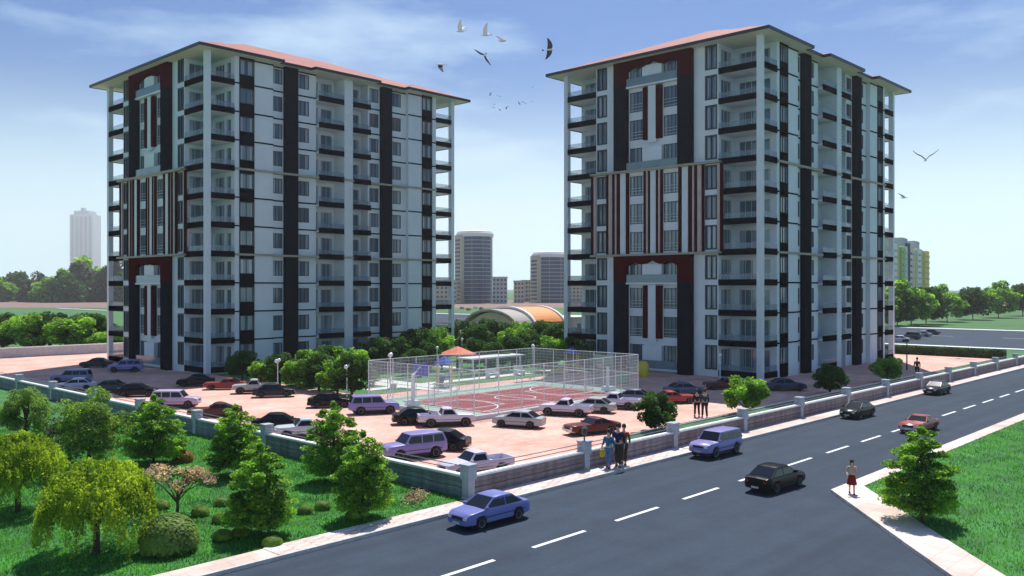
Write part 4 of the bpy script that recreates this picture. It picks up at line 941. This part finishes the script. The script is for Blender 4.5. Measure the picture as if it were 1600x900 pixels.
def globe(px, py, h, label, n=2):
    g = thing('globe_lamp', label, 'lamp', at(px, py), .78, 'white globe garden lamps')
    MB().tube([(0,0,0),(0,0,h)], .045, 8).obj('lamp_post', M['metalw'], g)
    for s in ((-1, 1) if n == 2 else (0,)):
        if s: MB().tube([(0,0,h-.1),(s*.45,0,h-.05)], .025, 6).obj('arm', M['metalw'], g)
        mb = MB(); mb.ball((s*.45,0,h+.08), .17, 8); mb.obj('globe', M['lampw'], g, 60)
for px, py, h, lb, n in ((434,612,2.6,'twin globe lamp before the hedge row, above the black sedan',2), (542,622,2.5,'twin globe lamp left of the court fence',2), (610,618,3.3,'tall twin lamp inside the left end of the court fence',2), (722,572,3,'globe lamp beside the terracotta pavilion',1), (720,552,3,'globe lamp at the left block\'s far corner',1), (788,566,3,'globe lamp before the hall',1), (683,583,2.6,'globe lamp left of the terracotta pavilion',1), (833,588,3,'tall lamp beyond the court\'s far corner',2), (1125,602,2.7,'single lamp in front of the right block',1)): globe(px, py, h, lb, n)
g = thing('street_lamp', 'dark street lamp on the peach plaza at the right edge', 'lamp', at(1417, 577))
MB().tube([(0,0,0),(0,0,3.0)], [.09,.05], 8).obj('lamp_post', M['metald'], g); MB().lathe([(.08,3.0),(.28,3.1),(.3,3.2),(.05,3.4)], 10).obj('lamp_head', M['metald'], g)
wx = cx+7.85
g = thing('post_lantern', 'dark lantern standing on the first wall post right of the corner', 'lantern', (wx, cy, 1.46))
MB().tube([(0,0,0),(0,0,.28)], .04, 6).obj('lantern_stem', M['metald'], g); MB().lathe([(.08,.28),(.13,.34),(.13,.58),(.17,.6),(.02,.72)], 8).obj('lantern_head', M['metald'], g)
# barrel roofed hall
g = thing('barrel_roofed_hall', 'hall with grey and orange barrel roof beyond the garden', 'building', (107.6, 99.2, 0))
def barrel(u0, u1, v0, v1, z0, rise, m, name, th=.35):
    mb = MB(); n = 16; vm = (v0+v1)/2; hw = (v1-v0)/2; pr = []
    for i in range(n+1):
        a = math.pi*(.12+.76*i/n); pr.append((vm-hw*math.cos(a)/math.cos(math.pi*.12), z0+rise*(math.sin(a)-math.sin(math.pi*.12))/(1-math.sin(math.pi*.12))))
    for (va, za), (vb, zb) in zip(pr, pr[1:]):
        mb.poly([(u0,va,za),(u1,va,za),(u1,vb,zb),(u0,vb,zb)]); mb.poly([(u0,va,za-th),(u0,vb,zb-th),(u1,vb,zb-th),(u1,va,za-th)])
        for u in (u0, u1): mb.poly([(u,va,za-th),(u,vb,zb-th),(u,vb,zb),(u,va,za)])
    if name == 'gable': pass
    mb.obj(name, M[m], g, 40); return pr
barrel(0, 4.4, -.5, 12.2, 2.9, 2.3, 'groof', 'grey_roof'); barrel(4.8, 12.4, -.5, 12.2, 3.0, 2.5, 'orange', 'orange_roof')
barrel(4.35, 4.85, -.7, 12.4, 3.1, 2.6, 'cap', 'roof_rib'); barrel(12.3, 12.8, -.7, 12.4, 3.1, 2.6, 'cap', 'roof_rib')
mb = MB(); pr = [(v, 2.6+2.1*math.sin(math.pi*(v/11.6))) for v in np.linspace(0, 11.6, 13)]; mb.poly([(.6, v, z) for v, z in pr]+[(.6,11.6,0),(.6,0,0)])
mb.obj('gable_wall', M['tan'], g)
hb = MB(); hb.box(.65, 12.2, .3, 11.4, 0, 2.9); hb.obj('hall_wall', M['tan'], g)
for i, (a, b) in enumerate(((1.4,2.8),(3.6,4.8),(7.4,8.8),(9.6,11.4))):
    mb = MB(); mb.box(a, b, .2, .28, .9, 2.5); w_ = mb.obj('window', M['frame'], g); mb = MB(); mb.box(a+.1, b-.1, .17, .195, 1.0, 2.4); mb.obj('pane', M['pane'], w_)
MB().box(5.7, 6.7, .1, .29, 0, 2.9).obj('orange_pier', M['orange'], g)
for a in (1.8, 5.0, 8.2):
    mb = MB(); mb.box(.5, .58, a, a+1.4, .8, 2.3); w_ = mb.obj('window', M['frame'], g); mb = MB(); mb.box(.46, .495, a+.1, a+1.3, .9, 2.2); mb.obj('pane', M['pane'], w_)
g = thing('pink_house', 'low pink house glimpsed through the right block\'s left balconies', 'house', (*WD(895, 165), 0))
MB().box(-3.5,3.5,-3,3,0,3.4).obj('wall', M['pink'], g); MB().box(-3.9,3.9,-3.4,3.4,3.4,3.6).obj('roof', M['cap'], g)
for a in (-2.4, 0, 2.0):
    mb = MB(); mb.box(a, a+1, -3.06, -3.0, 1.1, 2.3); w_ = mb.obj('window', M['frame'], g); MB().box(a+.08, a+.92, -3.09, -3.065, 1.18, 2.22).obj('pane', M['pane'], w_)
# low wall beyond the car park, left
g = thing('lane_wall', 'low grey wall between the left lane and the car park', 'wall', (10, 121.4, 0))
MB().box(0, 100, -.15, .15, 0, 1.2).obj('wall_body', M['post'], g); MB().box(-.1, 100.1, -.2, .2, 1.2, 1.3).obj('coping', M['cap'], g)
g = thing('plaza_hedge', 'low clipped green hedge between the plaza and the far avenue', 'hedge', (123, 30, 0))
r2 = np.random.RandomState(77); hp = np.stack([r2.rand(9000)*1.2-.6, r2.rand(9000)*70, .95+.2*r2.rand(9000)],1); hp2 = np.stack([-.6-.1*r2.rand(6000), r2.rand(6000)*70, r2.rand(6000)*1.1],1)
link('foliage', leafmesh('foliage', 'leafB', np.concatenate([hp, hp2]), .12, .3, 77), g); MB().box(-.55,.55,0,70,0,1.0).obj('twig_core', M['leafD'], g)
# ---------------------------------------------------------------- far buildings
def tower(name, px, Y, rad, top, label, slab=-1):
    g = thing(name, label, 'tower', (*WD(px, Y), 0), 0, 'distant round towers')
    mb = MB(); mb.lathe([(rad,0),(rad,top-3)], 40); mb.obj('glass_shaft', M['tglass'], g, 30)
    mb = MB(); mb.lathe([(rad+.05,-.2),(rad+.35,-.18),(rad+.35,.18),(rad+.05,.2)], 40); me = mb.mesh('floor_band', M['tpale'], 30)
    n = int((top-4)/2.3)
    for i in range(1, n+1): link('floor_band', me, g, (0,0,i*2.3))
    for k in range(10):
        a = k*math.pi/5; mb = MB(); mb.tube([(math.cos(a)*(rad+.35), math.sin(a)*(rad+.35), 0), (math.cos(a)*(rad+.35), math.sin(a)*(rad+.35), top-3)], .14, 4); mb.obj('mullion', M['tpale'], g)
    # solid pale slab down the left side, seen from the garden
    d = Vector((*cam2w(slab, -.55), 0)).normalized(); p = Vector((-d.y, d.x, 0)); mb = MB(); c = d*(rad*.82)
    pts = [c+p*rad*.42, c-p*rad*.42, c-p*rad*.42+d*rad*.28, c+p*rad*.42+d*rad*.28]
    prism(mb, [(q.x, q.y) for q in pts], 0, top-2); mb.obj('service_slab', M['tcream'], g)
    for i in range(1, n+1):
        mb = MB(); c2 = d*(rad*1.11); q = [c2+p*rad*.28, c2-p*rad*.28, c2-p*rad*.28+d*.3, c2+p*rad*.28+d*.3]; prism(mb, [(a.x, a.y) for a in q], i*2.3-.6, i*2.3+.6); mb.obj('slab_window', M['tglass'], g)
    mb = MB(); mb.lathe([(rad+.9,top-3),(rad+.9,top-1),(rad+.2,top-.6),(rad+.2,top),(rad-1,top+.3),(rad*.5,top+.9),(.1,top+1.1)], 40); mb.obj('crown_ring', M['cap'], g, 30)
tower('round_tower', 742, 520, 10.2, 42.0, 'distant round glass tower right beside the left block')
tower('round_tower', 861, 540, 11.0, 30.5, 'distant shorter round tower left of the right block')
def slabblock(px, Y, w, d, h, m, label, nf, nw, grp='distant flat blocks'):
    g = thing('distant_block', label, 'apartment block', (*WD(px, Y), 0), -math.atan2(FU, FV), grp)
    MB().box(-w/2, w/2, 0, d, 0, h).obj('wall', M[m], g); MB().box(-w/2-.3, w/2+.3, -.3, d+.3, h, h+.8).obj('parapet', M['tpale'], g)
    mb = MB(); mb.box(0, w/nw*.55, -.12, 0.02, 0, h/nf*.5); me = mb.mesh('window', M['tglass'])
    for i in range(nf):
        for j in range(nw): link('window', me, g, (-w/2+w/nw*(j+.22), 0, h/nf*(i+.3)))
slabblock(781, 500, 8.5, 10, 14.5, 'tpale', 'small grey block just right of the tall round tower', 6, 4)
slabblock(811, 520, 6.0, 10, 12.5, 'tcream', 'small cream block between the towers, on the left', 5, 3)
slabblock(823, 560, 6.5, 10, 13.2, 'tcream', 'small cream block between the towers, on the right', 5, 3)
slabblock(697, 500, 12, 10, 12.5, 'tcream', 'cream block glimpsed through the left block\'s far balconies', 5, 5)
slabblock(900, 560, 14, 10, 12.0, 'tcream', 'cream block glimpsed through the right block\'s left balconies', 5, 6)
gx, gy = WD(127, 4000); g = thing('ghost_tower', 'pale ghostly tower fading in the mist on the left', 'tower', (gx, gy, 0), -math.atan2(FU, FV))
MB().box(-38, 38, 0, 60, 0, 250).obj('wall', M['concrete'], g); MB().box(-25, 25, 2, 55, 250, 262).obj('roof_storey', M['tpale'], g); MB().box(-4, 8, 5, 20, 262, 272).obj('roof_mast', M['tpale'], g)
mb = MB(); mb.box(0, 7, -1, 0, 0, 240); me = mb.mesh('window_strip', M['tglass'])
for x in (-33, -18, -4, 11, 26): link('window_strip', me, g, (x, 0, 3))
g.scale = (1.38,)*3
# yellow and green row on the right, receding
g = thing('yellow_block_row', 'row of yellow, green and white apartment blocks above the avenue trees', 'apartment block', (*WD(1366, 300), 0))
ax, ay = WD(1366, 300); bx, by = WD(1452, 400); L_ = math.hypot(bx-ax, by-ay); g.rotation_euler.z = math.atan2(by-ay, bx-ax)
ns = 13; sw_ = L_/ns; cols = ['tpale','tcream','tyel','cap','tyel','tgrn','cap','tglass','tyel','cap','tcream','tyel','tyel']
for i in range(ns):
    hh3 = 25.5+(1.4 if i in (0,1,7) else 0)-(.8 if i % 3 == 2 else 0); dpt = .9 if i % 2 else 0
    MB().box(i*sw_, (i+1)*sw_-.02, -dpt, 12, 0, hh3).obj('facade_bay', M[cols[i]], g)
    mb = MB(); mb.box(.18*sw_, .82*sw_, -.45, 0, 0, .7); me = mb.mesh('balcony', M['tpale'] if cols[i] != 'tpale' else M['tglass'])
    for k in range(1, 10): link('balcony', me, g, (i*sw_, -dpt, k*2.5))
for x in (.1, 6.3, 9.5): MB().box(x*sw_, (x+1.3)*sw_, 1, 8, 25, 29).obj('roof_house', M['tpale'], g)
# small cars in the far field car park
for i, (px, py, c, lb) in enumerate([(722,482,BLU,'tiny blue car in the far field left of the hall'), (732,484,RED,'tiny red car in the far field left of the hall'), (743,481,WHI,'tiny white car in the far field left of the hall'), (752,483,BLK,'tiny black car in the far field left of the hall')]):
    place_car(px, py, 30, 'sedan', c, lb, 'car', 'tiny cars parked in the far field')
# ---------------------------------------------------------------- people
def skinned(name, V, E, Rr, m, parent, root=0, sub=2, col=None):
    me = bpy.data.meshes.new(name); me.from_pydata(V, E, []); me.materials.append(M[m]); o = link(name, me, parent)
    o.modifiers.new('skin', 'SKIN'); sv = me.skin_vertices[0].data
    for i, r in enumerate(Rr): sv[i].radius = (r, r) if not isinstance(r, tuple) else r; sv[i].use_root = i == root
    s = o.modifiers.new('sub', 'SUBSURF'); s.levels = sub; s.render_levels = sub
    if col: o.color = (*col, 1)
    return o
def person(px, py, h, rz, label, top, bottom, skirt=None, stride=.22, arm=(.0,.0), hairc=None, group=None, z=0, longhair=False, bag=None):
    g = thing('person', label, 'person', at(px, py, z), rz, group); s = h/1.75; g.scale = (s,)*3
    # x forward, y left
    V = [(0,0,.95),(0,0,1.15),(0,0,1.36),(.01,0,1.47),(.02,0,1.54),(.03,0,1.66),(.02,0,1.74)]; E = [(0,1),(1,2),(2,3),(3,4),(4,5),(5,6)]; Rr = [(.13,.10),(.12,.10),(.14,.10),(.06,.06),(.055,.055),(.085,.095),(.05,.055)]
    for sd, sw, ar in ((1, stride, arm[0]), (-1, -stride, arm[1])):
        b = len(V); V += [(0,sd*.10,.90),(sw*.45+.03,sd*.10,.50),(sw*.95-.02,sd*.10,.09),(sw*.95+.15,sd*.11,.035)]; E += [(0,b),(b,b+1),(b+1,b+2),(b+2,b+3)]; Rr += [.09,.06,.045,.04]
        b = len(V); fx = -sw*.6+ar; V += [(0,sd*.18,1.38),(fx*.4-.03,sd*.23,1.12),(fx,sd*.24,.88 if not ar else 1.02)]; E += [(2,b),(b,b+1),(b+1,b+2)]; Rr += [.055,.042,.03]
        hx, hy, hz = V[-1]; pw = len(V); V.append((hx+.015,hy,hz-.07)); E.append((b+2,pw)); Rr.append((.035,.018))
        for k, ln in enumerate((.062,.072,.068,.052)):
            q = len(V); ox = (k-1.5)*.018; V += [(hx+.02+ox, hy, hz-.10),(hx+.03+ox, hy-sd*.015, hz-.10-ln)]; E += [(pw,q),(q,q+1)]; Rr += [.009,.007]
        q = len(V); V += [(hx+.05, hy-sd*.01, hz-.06),(hx+.07, hy-sd*.02, hz-.10)]; E += [(pw,q),(q,q+1)]; Rr += [.010,.008]
    skinned('body', V, E, Rr, 'skin', g)
    # shirt: torso and sleeves; trousers or skirt; shoes; hair
    SV = [(0,0,.94),(0,0,1.15),(0,0,1.37),(.01,0,1.45)]; SE = [(0,1),(1,2),(2,3)]; SR = [(.16,.125),(.145,.12),(.165,.12),(.085,.08)]
    for sd, sw, ar in ((1, stride, arm[0]), (-1, -stride, arm[1])):
        b = len(SV); fx = -sw*.6+ar; SV += [(0,sd*.19,1.38),(fx*.4-.03,sd*.235,1.12),(fx*.9,sd*.245,.93 if not ar else 1.04)]; SE += [(2,b),(b,b+1),(b+1,b+2)]; SR += [.07,.058,.045]
    skinned('jacket', SV, SE, SR, 'cloth', g, 0, 2, top)
    if skirt:
        mb = MB(); mb.lathe([(.15,1.0),(.19,.85),(.24,.62),(.26,.50)], 14); o = mb.obj('skirt', M['cloth'], g, 60); o.color = (*bottom, 1)
    else:
        TV = [(0,0,.93)]; TE = []; TR = [(.15,.12)]
        for sd, sw in ((1, stride), (-1, -stride)):
            b = len(TV); TV += [(0,sd*.10,.86),(sw*.45+.03,sd*.10,.50),(sw*.95-.02,sd*.10,.11)]; TE += [(0,b),(b,b+1),(b+1,b+2)]; TR += [.105,.08,.068]
        skinned('trousers', TV, TE, TR, 'cloth', g, 0, 2, bottom)
    for sd, sw in ((1, stride), (-1, -stride)):
        mb = MB(); mb.ball((sw*.95+.05, sd*.105, .04), .13, 8, (1,.42,.36)); o = mb.obj('shoe', M['cloth'], g, 60); o.color = (.05,.04,.04,1)
        mb = MB(); mb.ball((.108, sd*.035, 1.665), .013, 6); mb.obj('eye', M['trim'], g)
    mb = MB(); mb.ball((.0,0,1.69), .112, 10, (1,.92,1.08))
    if longhair: mb.ball((-.06,0,1.58), .10, 8, (.7,.95,1.9))
    mb.obj('hair', M['hair'], g, 60)
    mb = MB(); mb.ball((.118,0,1.635), .016, 6, (1,.8,1.3)); mb.obj('nose', M['skin'], g)
    return g
GPp = 'people strolling beside the wall'
person(966, 731, 2.08, R_(200), 'person in navy top and dark trousers walking on the pavement', (.02,.03,.09), (.06,.05,.04), None, .16, (0,0), group=GPp, z=.1)
person(951, 733, 1.85, R_(195), 'person in bright blue coat and jeans walking beside the navy top', (.03,.20,.34), (.14,.22,.38), None, .16, (0,.1), group=GPp, z=.1, longhair=True)
person(975, 727, 1.95, R_(200), 'person in red jacket just behind the navy top', (.42,.08,.05), (.08,.06,.05), None, .14, (0,0), group=GPp, z=.1)
g = thing('handbag', 'yellow bag carried beside the blue coat', 'bag', at(941, 731, .55))
MB().lathe([(.05,0),(.17,.05),(.19,.25),(.12,.38)], 12, sq=(1,.5)).obj('bag_body', M['yellow'], g, 50); MB().tube([(-.1,0,.34),(-.06,0,.55),(.06,0,.55),(.1,0,.34)], .018, 6).obj('handle', M['yellow'], g)
person(1089, 650, 1.85, R_(44), 'person in black coat and trousers walking away across the car park', (.02,.02,.025), (.012,.012,.014), None, .18, group='couple in dark clothes in the car park', z=0)
person(1101, 652, 1.95, R_(44), 'taller person in slate jacket walking away beside the black coat', (.05,.06,.08), (.03,.025,.025), None, .18, group='couple in dark clothes in the car park', z=0)
person(1331, 775, 1.42, R_(205), 'person with pale top and dark red skirt on the pavement corner', (.55,.42,.34), (.22,.02,.02), True, .2, (.25,.25), z=.12, longhair=True)
person(1433, 588, 1.9, R_(200), 'person standing behind the far end of the road wall', (.03,.03,.05), (.03,.03,.03), None, .1)
# ---------------------------------------------------------------- birds
def bird(px, py, D, span, dih, rz, roll, white, label, group='birds over the blocks'):
    X = (px-CX)/FPX*D; z = H-(py-HZ)/FPX*D; x, y = cam2w(X, D)
    g = thing('bird', label, 'bird', (x, y, z), R_(rz), group); g.rotation_euler = (R_(roll), 0, R_(rz)); s = span/1.0; g.scale = (s,)*3
    bm_ = 'featherw'
    mb = MB(); mb.tube([(.30,0,.0),(.26,0,.01),(.20,0,.02),(.1,0,.0),(-.05,0,-.01),(-.2,0,0),(-.26,0,.01)], [.004,.02,.035,.055,.055,.03,.012], 8); mb.obj('bird_body', M[bm_], g, 60)
    mb = MB()
    mb.poly([(-.22,-.02,.01),(-.22,.02,.01),(-.36,.06,.01),(-.36,-.06,.01)]); o = mb.obj('tail', M['featherw' if white else 'feather'], g)
    for sd in (1, -1):
        mb = MB(); a = R_(dih); pts = []
        for r_, f, b in ((.03,.14,-.10),(.22,.17,-.09),(.42,.10,-.10),(.62,-.04,-.12),(.66,-.12,-.16)):
            aa = a*(1 if r_ < .3 else .8); yy, zz = r_*math.cos(aa), r_*math.sin(aa)+.01; pts.append(((f, sd*yy, zz), (b, sd*yy, zz)))
        for (p, q), (u, v) in zip(pts, pts[1:]): mb.poly([p, q, v, u])
        o = mb.obj('wing', M['featherw' if white else 'feather'], g); sd_ = o.modifiers.new('s', 'SOLIDIFY'); sd_.thickness = .015
for i, a in enumerate([
  (720,48,130,2.6,62,120,10,True,'white bird with raised wings, upper left'), (759,54,130,2.7,58,130,20,True,'white bird with raised wings beside the upper left one'), (784,63,130,2.4,15,-20,25,False,'small dark winged bird right of the white pair'),
  (757,85,130,2.7,-25,60,40,False,'dark winged bird below the white pair'), (689,100,130,2.6,-35,140,-25,False,'dark winged bird nearest the left block\'s roof'), (858,77,130,3.0,10,-60,65,False,'dark winged bird banking near the right block\'s eave'),
  (1446,249,125,3.2,48,20,0,False,'dark bird right of the right block'), (1412,308,130,1.9,18,-40,20,False,'small pale bird below the dark bird on the right'), (1393,290,130,1.3,12,-40,10,False,'tiny bird just beside the right block\'s balconies')]): bird(*a)
r_ = random.Random(12)
flock = sorted((r_.uniform(765,862), r_.uniform(128,176)) for _ in range(10))
flock_lab = [f'faint distant bird, {w} from the left in the small flock between the blocks' for w in ('first','second','third','fourth','fifth','sixth','seventh','eighth','ninth','tenth')]
for i in range(10):
    bird(flock[i][0], flock[i][1], 170, .9, r_.uniform(-20,30), r_.uniform(0,360), 20, False, flock_lab[i], 'faint flock between the blocks')
# ---------------------------------------------------------------- air
HAZE = True
if HAZE:
    mb = MB(); mb.box(-350, 3350, -350, 4550, -1.2, 385); hz = mb.obj('haze')
    m = bpy.data.materials.new('haze'); m.use_nodes = True; t = m.node_tree; t.nodes.remove(t.nodes['Principled BSDF'])
    pvn = t.nodes.new('ShaderNodeVolumePrincipled'); pvn.inputs['Color'].default_value = (1, 1, 1, 1); pvn.inputs['Density'].default_value = .00022; pvn.inputs['Anisotropy'].default_value = .35
    t.links.new(pvn.outputs[0], t.nodes['Material Output'].inputs['Volume']); hz.data.materials.clear(); hz.data.materials.append(m); tag(hz, 'pale haze in the air over the whole place', 'haze', None, 'stuff')
